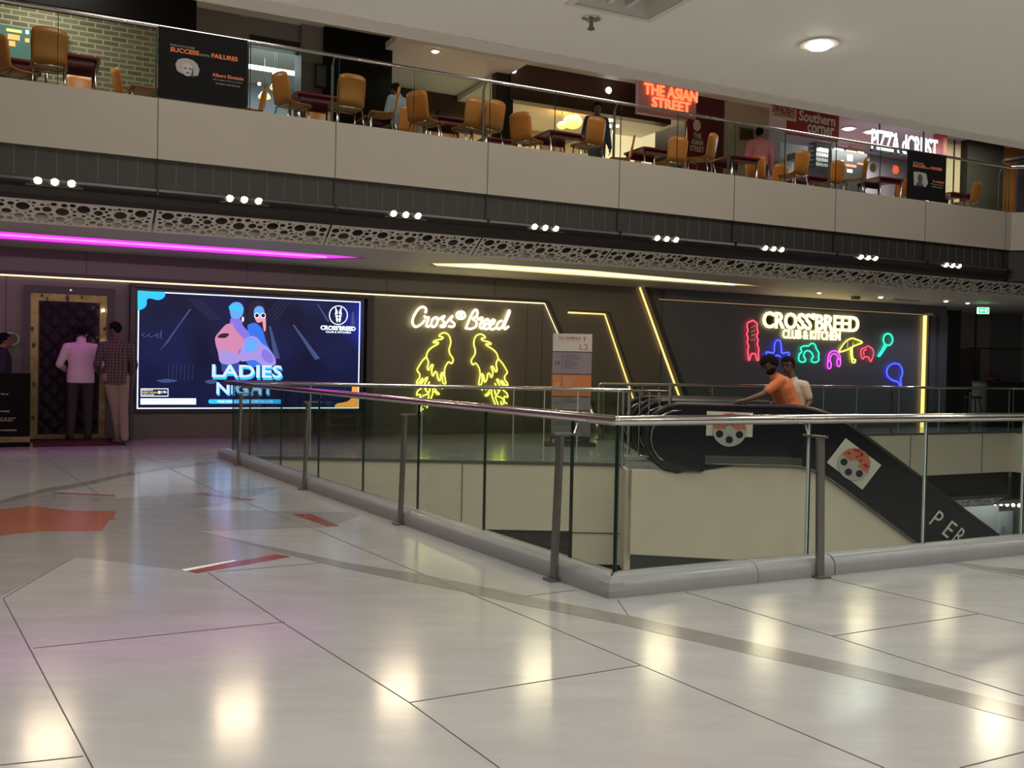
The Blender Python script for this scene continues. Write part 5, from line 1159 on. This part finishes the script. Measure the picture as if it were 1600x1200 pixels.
for k, (x, y) in enumerate(((428, 114), (405, 131))): s_, z = onn(x, y, 18.6); o = G().ell(W(s_, 18.6, z), .03, .03, .03).build('small_ceiling_spot', 'tube_white', None, True); tag(o, 'tiny white spot lamp '+('above the black dome pendant', 'left of the black dome pendant')[k], 'lamp')
t = T('wall_picture', 'dark framed picture on the grey pillar of the food court', 'picture', W(onn(500, 115, 16.7)[0], 16.7, 6.6), AN)
a = onn(492, 100, 16.78); b = onn(509, 140, 16.78); G().fbox(a[0], b[0], 16.72, 16.78, b[1], a[1]).build('frame', 'black', t); G().fbox(a[0]+.02, b[0]-.02, 16.715, 16.72, b[1]+.03, a[1]-.03).build('print', 'duct', t)
# unseen roof, added to block world light, with broad soft lamps added as fill
st(G().fbox(-12, 30, -7, 13.2, 9.5, 9.7).build('ceiling_atrium', 'grey_wall')); st(G().fbox(-12, 30, -7.3, -7, 0, 9.6).build('wall_front', 'grey_wall')); st(G().fbox(-9.3, -9, -7, 26, -4.7, 9.6).build('wall_left', 'beige_wall')); st(G().fbox(27, 27.3, -7, 26, -4.7, 9.6).build('wall_right', 'grey_wall'))
st(G().fbox(-12, 30, 13.0, 13.3, UC, 9.6).build('wall_atrium', 'grey_wall'))
for s_, w_ in ((1.5, 'left'), (8, 'middle'), (14.5, 'right')):
    t = T('roof_fill_panel', 'added fill light panel, unseen high over the atrium, '+w_+' of three', 'light', W(s_, 9, 9.45), AN)
    G().fbox(s_-1.6, s_+1.6, 7.4, 10.6, 9.42, 9.5).build('frame', 'ceiling_rim', t)
    lamp('AREA', 'roof_fill_lamp', W(s_, 9, 9.40), 240, (1, .93, .82), 3)
# recessed bay with a door
a = onn(612, 120, 17)[0]; b = onn(782, 120, 17)[0]
st(G().fbox(a-.2, b+.3, 19.2, 19.4, UF, 9).build('wall_bay', 'beige_wall'))
st(G().fbox(a-.2, b+.2, 16.2, 19.3, 7.02, 7.14).build('ceiling_bay', 'ceiling_paint'))
sec(612, 760, 6.62, 7.0, 'trim_34', 'dark_wood', 18.9, .2, py=110)
t = T('glass_door', 'dark glazed double door at the back of the food court bay', 'door', W(onn(650, 150, 18.8)[0], 18.8, UF), AN)
a = onn(612, 150, 18.8)[0]; b = onn(686, 150, 18.8)[0]
for x in (a, (a+b)/2-.03, b-.06): G().fbox(x, x+.06, 18.75, 18.82, UF, 6.62).build('door_post', 'black', t)
G().fbox(a, (a+b)/2, 18.8, 18.81, UF, 6.6).build('door_leaf', 'void_dark', t)
for x in (a+.5, (a+b)/2+.3): G().tube([W(x, 18.72, 5.4), W(x, 18.72, 6.3)], .014, 8).build('handle', 'steel', t)
def ulight(px, py, zc, label, pw=18, r=.09):
    p = onz(px, py, zc); downlight(p, label, pw, 'round warm lights in the food court ceiling', 'lamp_warm', (1, .85, .55), r)
ulight(680, 80, 7.01, 'round warm light glowing in the bay ceiling of the food court', 28); ulight(380, 27, 7.24, 'round warm light above the black quote poster', 22)
sec(775, 802, UF, 9, 'trim_35', 'black', SP, .2)
# beige lit restaurant with a dark wood front
a = onn(795, 190, SP)[0]; b = onn(1046, 200, SP)[0]; zf = onn(900, 172, SP)[1]
st(G().fbox(a, b, SP-.05, SP+.2, zf, 9).build('wall_wood_front', 'dark_wood'))
st(G().fbox(a-.3, b+1, 20.3, 20.5, UF, 8).build('wall_restaurant', 'brick_beige'))
st(G().fbox(a-.3, b+1, 17.2, 20.4, 6.9, 7.0).build('ceiling_restaurant', 'ceiling_paint'))
lamp('AREA', 'restaurant_glow', W((a+b)/2, 18.6, 6.8), 150, (1, .78, .48), 2.2)
g = G(); g.fbox(onn(945, 200, 19.6)[0], onn(1024, 200, 19.6)[0], 19.6, 19.7, 5.2, onn(985, 178, 19.6)[1]); t = tag(g.build('lit_wall_panel', 'lamp_soft'), 'glowing cream wall panel inside the restaurant', 'panel')
MC['lit_cream'] = mat('lit_cream', (.8, .65, .4), .6, emit=(1, .78, .48), es=.75); t.data.materials.clear(); t.data.materials.append(MC['lit_cream'])
for k, (px, py, r) in enumerate(((895, 190, .19), (878, 196, .10))):
    s_, z = onn(px, py, 18.4); t = T('globe_lamp', ('large', 'small')[k]+' glowing orange globe lamp inside the restaurant', 'lamp', W(s_, 18.4, z)); mat('globe', (.9, .45, .12), .5, emit=(1, .48, .12), es=2.2)
    G().ell(W(s_, 18.4, z), r*1.1, r, r*.85).build('globe', 'globe', t, True); G().tube([W(s_, 18.4, z+r*.8), W(s_, 18.4, 6.95)], .006, 6).build('cord', 'black', t)
for k, (px, py) in enumerate(((803, 109), (952, 141))):
    s_, z = onn(px, py, SP-.08); t = T('wall_light', 'small white light on the dark wood front, '+('beside the black pillar', 'left of the red sign')[k], 'light', W(s_, SP-.06, z)); G().lathe([(.07, 0), (.06, .02), (.02, .03)], W(s_, SP-.05, z), 14, -E2-EZ*.4).build('lens', 'tube_white', t)
for k in range(5):
    s_, z = onn(953+(k % 3)*6, 188+(k//2)*9, 18); o = G().ell(W(s_, 18, z), .035, .035, .035).build('bulb_lamp', 'tube_white', None, True); tag(o, 'tiny bright bulb in the cluster beside the standing woman', 'lamp', 'cluster of tiny bulbs in the restaurant')
# red lit sign
def shop_sign(label, px0, py0, px1, py1, n, m_, rows, d=.12, tilt=None):
    a = onn(px0, (py0+py1)/2, n); c = onn((px0+px1)/2, py0, n); e = onn((px0+px1)/2, py1, n); b = onn(px1, (py0+py1)/2, n)
    t = T('shop_sign', label, 'sign', W(a[0], n, e[1]), AN); G().fbox(a[0], b[0], n, n+d, e[1], c[1]).build('board', m_, t)
    for body, x0, y0, x1, y1, mm_, bo, ex in rows: wtext(body, x0, y0, x1, y1, n-.003, mm_, t, bold=bo, ext=ex)
    return t
shop_sign('glowing red restaurant sign above the restaurant entrance', 998, 131, 1088, 183, 16.5, 'sign_pinkish', [('THE ASIAN', 1006, 136.5, 1089, 154, 'sign_red_lit', .012, .03), ('STREET', 1018, 156, 1078, 172.5, 'sign_red_lit', .012, .03), ('Pan Asian Cuisine', 1061, 183, 1082, 184.5, 'ink', 0, .004)])
sec(1088, 1132, UF, 9, 'trim_36', 'maroon_dark', SP, .4, py=180)
t = T('banner', 'maroon roll-up banner with white capital lettering beside the restaurant', 'banner', W(onn(1090, 220, 16.6)[0], 16.6, UF), AN)
a = onn(1074, 190, 16.5); b = onn(1108, 270, 16.5); G().fbox(a[0], b[0], 16.5, 16.53, UF, onn(1090, 188, 16.5)[1]).build('sheet', 'maroon', t)
wtext('THE\nASIAN\nSTREET', 1078, 208, 1100, 237, 16.497, 'sign_white_lit' if 0 else 'white_paint', t, bold=.02)
G().ell(W(onn(1089, 196, 16.49)[0], 16.49, onn(1089, 196, 16.49)[1]), .1, .01, .12, E1, E2, EZ).build('emblem', 'white_paint', t, True)
sec(1132, 1202, UF, 9.2, 'wall_cream', 'beige_wall', SP, .3, py=180)
t = shop_sign('small yellow notice on the cream wall left of the man in pink', 1156, 200, 1178, 220, SP-.01, 'brass', [('PLEASE PAY\nAT COUNTER', 1158, 203, 1177, 217, 'ink', .01, .003)], .005)
# kiosks at the right
a = onn(1202, 200, 18)[0]; b = onn(1480, 200, 18)[0]
st(G().fbox(a-.2, b+1.5, 21, 21.2, UF, 10).build('wall_kiosks', 'mauve_wall')); st(G().fbox(a-.5, b+.6, 16.0, 21, 7.18, 7.24).build('ceiling_kiosks', 'mauve_wall'))
shop_sign('cream hanging shop sign with red capital letters, leftmost of the kiosk signs', 1205, 161, 1245, 186, 16.2, 'sign_cream', [('SWADISHT', 1207, 165, 1244, 178, 'sign_red', .018, .006), ('THE TASTE OF HYDERABAD', 1209, 178.5, 1242, 182.5, 'brass', 0, .003)], .05)
shop_sign('dark red shop sign with rounded white lettering above the kiosk counter', 1233, 170, 1311, 215, 16.35, 'sign_red', [('Southern', 1248, 177, 1304.5, 193, 'white', .018, .012), ('corner', 1261, 197, 1303, 210, 'white', .018, .012)], .08)
t = T('lit_shop_letters', 'bright white lit letters hanging over the pizza kiosk', 'sign', W(onn(1410, 220, 16.3)[0], 16.3, 7), AN)
wtext('PIZZA dCRUST', 1361, 210, 1464, 241, 16.3, 'sign_white_lit', t, bold=.012, ext=.015)
a = onn(1362, 240, 16.35); b = onn(1463, 240, 16.35); G().fbox(a[0], b[0], 16.36, 16.40, a[1]-.5 if 0 else onn(1410, 240, 16.35)[1]-.05, onn(1410, 240, 16.35)[1]).build('support_bar', 'black', t)
for px in (1374, 1443): s_ = onn(px, 210, 16.38)[0]; G().tube([W(s_, 16.38, onn(px, 226, 16.38)[1]), W(s_, 16.38, 7.18)], .02, 8).build('hanger', 'black', t)
a = onn(1476, 225, 16.35); st(G().fbox(a[0]-.1, a[0]+.02, 16.3, 16.6, 6.3, 7.18).build('trim_37', 'sign_red'))
for k, (px, py) in enumerate(((1326, 201), (1360, 206), (1390, 211))):
    p = onz(px, py, 7.17); downlight(p, 'broad white ceiling light over the pizza kiosk, '+('left of three', 'middle of three', 'right of three')[k], 22, 'three white lights over the pizza kiosk', 'lamp_white', (1, .92, .95), .2)
t = shop_sign('dark red kiosk header with small white script beneath the hanging signs', 1262, 214, 1420, 226, 18.5, 'sign_red', [('Pizza', 1306, 221, 1324, 229, 'white', .02, .01), ('Corner', 1332, 225, 1352, 232, 'white', .02, .01)], .1)
t = T('menu_board', 'lit menu board with red and white strips behind the kiosk counter', 'menu board', W(onn(1330, 240, 18.3)[0], 18.3, 6), AN)
a = onn(1300, 232, 18.3); b = onn(1354, 280, 18.3); G().fbox(a[0], b[0], 18.3, 18.35, UF+.9, a[1]).build('frame', 'black', t)
mat('menu_red', (.6, .08, .05), .5, emit=(1, .15, .06), es=.8); mat('menu_cream', (.7, .6, .5), .5, emit=(1, .85, .65), es=.7)
for (x0, y0, x1, y1, m_) in ((1322, 234, 1338, 239, 'menu_red'), (1324, 241, 1332, 252, 'menu_cream'), (1322, 256, 1338, 262, 'menu_red'), (1324, 264, 1332, 270, 'menu_cream'), (1340, 236, 1350, 241, 'menu_red'), (1304, 231, 1318, 236, 'menu_cream'), (1340, 254, 1350, 258, 'menu_red'), (1314, 250, 1318, 256, 'menu_cream')):
    a = onn(x0, y0, 18.29); b = onn(x1, y1, 18.29); G().fbox(a[0], b[0], 18.29, 18.3, b[1], a[1]).build('menu_strip', m_, t)
t = T('wall_screen', 'pale white kiosk panel behind the food court chairs', 'panel', W(onn(1240, 230, 18)[0], 18, 6), AN)
a = onn(1219, 222, 18.2); b = onn(1262, 262, 18.2); G().fbox(a[0], b[0], 18.2, 18.25, UF, a[1]).build('panel', 'light_grey_wall', t)
t = T('microwave', 'small dark oven box beside the pale kiosk panel', 'oven', W(onn(1250, 240, 17.9)[0], 17.9, 6), AN)
a = onn(1243, 238, 17.8); b = onn(1261, 251, 17.8); G().fbox(a[0], b[0], 17.8, 18.1, b[1], a[1]).build('case', 'post_steel', t); G().fbox(a[0]+.04, b[0]-.1, 17.79, 17.8, b[1]+.04, a[1]-.04).build('window', 'black', t)
t = T('bottle_rack', 'grey rack of shelves with small goods right of the red counter', 'rack', W(onn(1286, 240, 18.6)[0], 18.6, 6), AN)
a = onn(1276, 222, 18.6); b = onn(1298, 262, 18.6)
for k in range(6): z_ = b[1]+(a[1]-b[1])*k/5; G().fbox(a[0], b[0], 18.6, 18.9, z_, z_+.02).build('shelf', 'duct', t)
g = G()
for k in range(5):
    for j in range(7): g.fbox(a[0]+.02+j*.06, a[0]+.065+j*.06, 18.62, 18.7, b[1]+(a[1]-b[1])*k/5+.02, b[1]+(a[1]-b[1])*k/5+.13)
o = g.build('goods', 'kerb', t); o['kind'] = 'stuff'
t = T('pattern_panel', 'pale wall panel with round red patterns behind the lit letters', 'panel', W(onn(1380, 240, 17.9)[0], 17.9, 6), AN)
a = onn(1352, 232, 19); b = onn(1417, 272, 19); G().fbox(a[0], b[0], 19, 19.05, UF, min(a[1], 7.16)).build('panel', 'mauve_wall', t)
for px, py, m_ in ((1398, 240, 'menu_red'), (1400, 265, 'menu_red'), (1364, 262, 'brass')): s_, z = onn(px, py, 18.98); G().lathe([(.12, 0), (.12, .01)], W(s_, 18.99, z), 18, -E2).build('round_pattern', m_, t)
lamp('AREA', 'kiosk_glow', W(onn(1350, 240, 18)[0], 18.2, 7.05), 170, (1, .9, .92), 2.0)
st(G().fbox(onn(1202, 240, 17.6)[0], onn(1420, 240, 17.6)[0], 17.6, 18.0, UF, 5.55).build('wall_counter_red', 'maroon'))
sec(1474, 1511, UF, 9.5, 'wall_pale_pillar', 'beige_wall', SP-.3, .5, py=250)
sec(1490, 1492, UF, 9.5, 'trim_38', 'groove', SP-.31, .01, py=250)
sec(1511, 1568, UF, 9.5, 'wall_black_pillar', 'void_dark', SP-.5, .8, py=270)
lamp('AREA', 'timber_fill', W(onn(1590, 270, 15)[0], 15.2, 7.1), 90, (1, .85, .6), .8)  # added fill lamp that brightens the timber wall, no fitting stands here
sec(1568, 1660, UF, 9.5, 'wall_timber', 'wood', SP-.3, .2, py=270)
t = tag(sec(1590, 1640, UF, 6.9, 'standing_poster', 'tee_navy', SP-.9, .04, py=280, stx=False), 'dark standing display at the extreme right of the food court', 'display')
g = G(); a = onn(1568, 252, 15.6); b = onn(1640, 240, 15.6); g.tube([W(a[0], 15.6, a[1]), W(b[0], 15.6, b[1])], .05, 8); t = tag(g.build('black_bar', 'black'), 'black bar crossing the timber wall at the right', 'bar')
# menus on the brick wall
mat('menu_board', (.05, .1, .09), .4, emit=(.12, .22, .2), es=.5); mat('menu_gold', (.6, .4, .1), .5, emit=(1, .75, .15), es=1.4); mat('menu_food', (.6, .3, .1), .5, emit=(1, .45, .12), es=1.1); mat('menu_white', (.7, .7, .7), .5, emit=(1, .95, .85), es=1.2)
for k, (x0, y0, x1, y1, rows) in enumerate(((-45, 38, 48, 95, [(10, 46, 34, 50, 'menu_gold'), (40, 47, 45, 53, 'menu_white'), (12, 54, 31, 62, 'menu_food'), (3, 54, 7, 60, 'menu_white'), (14, 64, 24, 72, 'menu_food'), (39, 60, 46, 66, 'menu_food'), (2, 70, 12, 76, 'menu_white'), (3, 80, 10, 83, 'menu_white'), (-20, 50, -6, 70, 'menu_food')]), (51, 47, 105, 95, [(53, 51, 88, 55, 'menu_gold'), (98, 57, 103, 64, 'menu_white'), (60, 64, 90, 80, 'menu_food')]))):
    t = T('menu_screen', ('lit menu screen with orange dishes, leftmost on the brick wall', 'lit menu screen behind the big orange chair on the brick wall')[k], 'menu screen', W(onn(x0, y0, 16.9)[0], 16.9, 6), AN)
    a = onn(x0, (y0+y1)/2, 16.9); b = onn(x1, (y0+y1)/2, 16.9); c = onn((x0+x1)/2, y0, 16.9)[1]; e = onn((x0+x1)/2, y1, 16.9)[1]; G().fbox(a[0], b[0], 16.9, 16.97, e, c).build('case', 'menu_board', t)
    for (p, q, r, s_, m_) in rows:
        u = onn(p, (q+s_)/2, 16.89); v = onn(r, (q+s_)/2, 16.89); w0 = onn((p+r)/2, s_, 16.89)[1]; w1 = onn((p+r)/2, q, 16.89)[1]
        G().fbox(u[0], v[0], 16.885, 16.9, w0, w1).build('picture', m_, t)
lamp('AREA', 'brick_glow', W(0, 15.6, 7.1), 90, (1, .93, .8), 1.5)
# quote posters hanging inside the glass railing
def poster(label, x0, x1, yt, yb, dark, k=0):
    n = 13.06
    a = onn(x0, (yt+yb)/2, n)[0]; b = onn(x1, (yt+yb)/2, n)[0]; z0, z1 = 4.66, 5.56
    t = T('quote_poster', label, 'poster', W(a, n, z0), AN)
    G().fbox(a, b, n, n+.012, z0, z1).build('sheet', 'poster_black', t)
    ww, hh = b-a, z1-z0; P = lambda u, v: W(a+u*ww, n-.001, z0+v*hh)
    def tx(body, u0, v0, u1, h_, m_, **kw): text(body, P(u0, v0), E1, EZ, (u1-u0)*ww, h_*hh, m_, t, ext=.002, name='lettering', **kw)
    tx('PEOPLE WHO FOUND', .13, .745, .40, .028, 'poster_grey'); tx('SUCCESS', .13, .665, .45, .065, 'poster_orange', bold=.03); tx('DESPITE', .46, .665, .57, .03, 'poster_grey'); tx('FAILURES', .59, .665, .89, .065, 'poster_orange', bold=.03)
    tx(('Albert Einstein', 'Dr. Ambedkar')[k], .60 if not k else .66, .40, .96, .05, 'poster_orange', bold=.02); tx('didn\'t speak until he was four', .61, .345, .95, .03, 'poster_grey'); tx('and didn\'t read till seven', .64, .295, .92, .03, 'poster_grey')
    g = G(); cx, cz = a+ww*.34, z0+hh*.43
    g.fpoly([(cx-.09, cz-.05), (cx-.15, cz-.02), (cx-.17, cz+.06), (cx-.14, cz+.12), (cx-.10, cz+.14), (cx-.03, cz+.155), (cx+.05, cz+.14), (cx+.10, cz+.10), (cx+.13, cz+.03), (cx+.11, cz-.05), (cx+.05, cz-.06)] if not k else [(cx-.18, cz-.14), (cx-.2, cz+.12), (cx-.05, cz+.13), (cx+.14, cz+.12), (cx+.2, cz-.06), (cx+.14, cz-.14)], n-.001, .002); g.build('portrait', 'poster_grey', t)
    g = G(); g.fpoly([(cx-.07+.07*math.cos(q*PI/6)+.05, cz+.01+.085*math.sin(q*PI/6)) for q in range(12)], n-.003, .001); g.build('portrait_face', 'poster_face' if not k else 'poster_shade', t)
    if k:
        G().fpoly([(cx-.14, cz-.14), (cx-.11, cz-.08), (cx-.03, cz-.05), (cx+.05, cz-.08), (cx+.09, cz-.14)], n-.003, .001).build('portrait_shoulders', 'poster_shade', t); return
    g = G(); g.fpoly([(cx-.07, cz+.03), (cx-.03, cz+.035), (cx-.035, cz+.015), (cx-.065, cz+.015)], n-.004, .001); g.fpoly([(cx-.005, cz+.035), (cx+.035, cz+.03), (cx+.03, cz+.015), (cx+.0, cz+.015)], n-.004, .001); g.fpoly([(cx-.05, cz-.03), (cx-.015, cz-.022), (cx+.02, cz-.03), (cx-.015, cz-.042)], n-.004, .001); g.fpoly([(cx+.05, cz+.06), (cx+.055, cz-.08), (cx+.02, cz-.075), (cx+.035, cz)], n-.004, .001); g.build('portrait_shade', 'poster_shade', t)
poster('black quote poster with orange words and a grey portrait, at the left', 247, 386, 40, 168, 0); poster('black quote poster with faint orange words, at the right near the lit letters', 1418, 1478, 238, 312, 1, 1)

# orange chairs and maroon tables
def make_chair():
    t = T('cafe_chair', 'orange moulded cafe chair', 'chair')
    prof = [(-.24, .88, .19), (-.225, .80, .205), (-.20, .66, .21), (-.18, .54, .205), (-.14, .465, .205), (-.04, .44, .215), (.10, .445, .22), (.19, .45, .215), (.225, .425, .20)]
    g = G(); rows = []
    for (y, z, hw_) in prof:
        row = []
        for i in range(9):
            u = -1+i/4; cv = .035*u*u
            row.append(g.b.verts.new((u*hw_, y+(cv if z > .5 else 0), z+(cv*.4 if z <= .5 else (-.03*u*u*u*u if z > .85 else 0)))))
        rows.append(row)
    for A, B in zip(rows, rows[1:]):
        for i in range(8): g.b.faces.new((A[i], A[i+1], B[i+1], B[i]))
    bmesh.ops.recalc_face_normals(g.b, faces=g.b.faces)
    o = g.build('shell', 'orange_plastic', t, True); md = o.modifiers.new('s', 'SOLIDIFY'); md.thickness = .012; md.offset = 0
    for sx in (-1, 1):
        for y0, y1 in ((.17, .22), (-.13, -.22)): G().tube([(sx*.17, y0, .44), (sx*.20, y1, 0)], .011, 8).build('leg', 'steel', t, True)
    G().tube([(-.17, -.13, .43), (.17, -.13, .43)], .009, 6).tube([(-.17, .17, .43), (.17, .17, .43)], .009, 6).build('seat_frame', 'steel', t, True)
    return t
def make_table():
    t = T('cafe_table', 'maroon square cafe table', 'table')
    pts = []
    for cx, cy, a0 in ((.29, .29, 0), (-.29, .29, 90), (-.29, -.29, 180), (.29, -.29, 270)):
        for k in range(4): pts.append(Vector((cx+.06*math.cos(R_(a0+30*k)), cy+.06*math.sin(R_(a0+30*k)), .72)))
    G().prism(pts, (0, 0, .03)).build('tabletop', 'maroon', t, 30)
    for sx in (-1, 1):
        for sy in (-1, 1): G().tube([(sx*.29, sy*.29, .72), (sx*.29, sy*.29, 0)], .02, 8).build('leg', 'steel', t, True)
    G().box(-.3, .3, -.3, -.27, .64, .72).box(-.3, .3, .27, .3, .64, .72).build('apron', 'maroon_dark', t)
    return t
ch0, tb0 = make_chair(), make_table(); first = {'c': True, 't': True}
def put(kind, px, n, deg, label):
    src = ch0 if kind == 'c' else tb0
    if first[kind]: o = src; first[kind] = False
    else: o = copy_tree(src)
    s_ = onn(px, 150, n)[0]; place(o, W(s_, n, UF), AN+R_(deg)); o['label'] = label; o['group'] = 'orange cafe chairs upstairs' if kind == 'c' else 'maroon cafe tables upstairs'
# deg: 0 faces the shops (back towards us), 90 faces left, -90 faces right, 180 faces us
CH = [(76, 13.62, 0, 'orange cafe chair seen from behind in front of the menu screens'), (226, 14.2, 95, 'orange cafe chair seen edge-on left of the big quote poster'), (203, 14.9, -80, 'orange cafe chair seen edge-on, farther left of the two by the brick wall'),
      (393, 14.6, 90, 'orange cafe chair just right of the big quote poster'), (455, 13.9, -70, 'orange cafe chair facing right beside the black dome pendant'), (543, 13.6, 2, 'wide orange cafe chair back in front of the black wall'), (600, 13.75, 75, 'tilted-looking orange cafe chair left of the seated person'),
      (664, 13.8, -62, 'orange cafe chair right of the seated person'), (735, 13.8, 10, 'orange cafe chair, left of the pair near the bay'), (762, 13.75, 20, 'orange cafe chair, right of the pair near the bay'), (823, 14.1, -60, 'orange cafe chair at the left side of the table below the wood front'),
      (921, 13.8, 12, 'orange cafe chair in front of the standing woman'), (973, 14.5, 60, 'orange cafe chair below the bulb cluster'), (985, 15.75, 40, 'orange cafe chair behind the one below the bulb cluster'), (1052, 14.2, 0, 'orange cafe chair below the red lit sign'), (1100, 13.7, 30, 'orange cafe chair right of the maroon banner'),
      (1212, 15.0, 5, 'orange cafe chair next to the man in pink'), (1244, 13.9, 10, 'orange cafe chair in front of the pale kiosk panel'), (1300, 14.2, 5, 'orange cafe chair below the kiosk header'), (1340, 13.7, 35, 'orange cafe chair left of the table by the small quote poster'), (1404, 14.6, 85, 'orange cafe chair touching the small quote poster'), (1517, 14.2, 15, 'orange cafe chair right of the small quote poster'),
      (128, 15.2, 180, 'orange cafe chair under the table by the brick wall'), (700, 15.5, 170, 'orange cafe chair behind the table near the bay'), (870, 15.4, 175, 'orange cafe chair behind the table below the wood front'), (500, 15.3, 170, 'orange cafe chair behind the table by the grey pillar'), (20, 14.2, -60, 'orange cafe chair at the extreme left'), (1190, 14.6, -70, 'orange cafe chair below the man in pink')]
for a in CH: put('c', *a)
TB = [(110, 14.3, 'maroon cafe table in front of the brick wall'), (20, 14.9, 'maroon cafe table at the extreme left below the menu screen'), (490, 14.5, 'maroon cafe table by the grey pillar'), (592, 15.3, 'maroon cafe table behind the wide orange chair'), (702, 14.7, 'maroon cafe table near the bay'), (775, 15.6, 'maroon cafe table beside the black pillar'), (873, 14.6, 'maroon cafe table below the wood front'),
      (1016, 14.8, 'maroon cafe table below the lit cream panel'), (1150, 14.5, 'maroon cafe table left of the man in pink'), (1378, 14.5, 'maroon cafe table left of the small quote poster'), (1488, 14.9, 'maroon cafe table right of the small quote poster'), (1268, 15.2, 'maroon cafe table behind the kiosk chairs')]
for px, n, lb in TB: put('t', px, n, 0, lb)
# people upstairs
def sit(px, n, deg, label, **k):
    s_ = onn(px, 180, n)[0]; J = rig(AN+R_(deg), 1, pel=V3(0, 0, .55), hipL=V3(-.09, .03, .53), hipR=V3(.09, .03, .53), knL=V3(-.12, .42, .50), knR=V3(.12, .42, .50), anL=V3(-.12, .42, .09), anR=V3(.12, .42, .09), shL=V3(-.185, .06, 1.0), shR=V3(.185, .06, 1.0), neck=V3(0, .1, 1.08), head=V3(0, .16, 1.19), facedir=V3(0, .9, -.4), elL=V3(-.24, .1, .75), elR=V3(.24, .1, .75), wrL=V3(-.15, .32, .74), wrR=V3(.15, .32, .74), handLdir=V3(0, 1, 0), handRdir=V3(0, 1, 0))
    return person(label, W(s_, n, UF), J, **k)
sit(628, 14.75, 25, 'person in a grey shirt seated with back turned beside the black wall upstairs', up='shirt_grey', skin='skin_dark', vox=.014, eyes=False, sleeve='long')
put('c', 628, 14.75, 25, 'orange cafe chair under the seated person in grey')
s_ = onn(932, 200, 15.2)[0]
person('dark-haired woman in dark clothes standing behind an orange chair upstairs', W(s_, 15.2, UF), rig(AN+R_(170), .93), up='tee_navy', skin='skin_dark', vox=.014, hairvol=1.12, sleeve='long')
s_ = onn(1187, 220, 15.4)[0]
person('man in a pink shirt standing with his back turned by the cream wall upstairs', W(s_, 15.4, UF), rig(AN+R_(-25), 1.0, facedir=V3(.5, .8, -.2), wrL=V3(-.12, .2, 1.0), handLdir=V3(.5, .8, 0)), up='shirt_pink', low='trousers_dark', skin='skin_dark', sleeve='long', vox=.014, eyes=False)
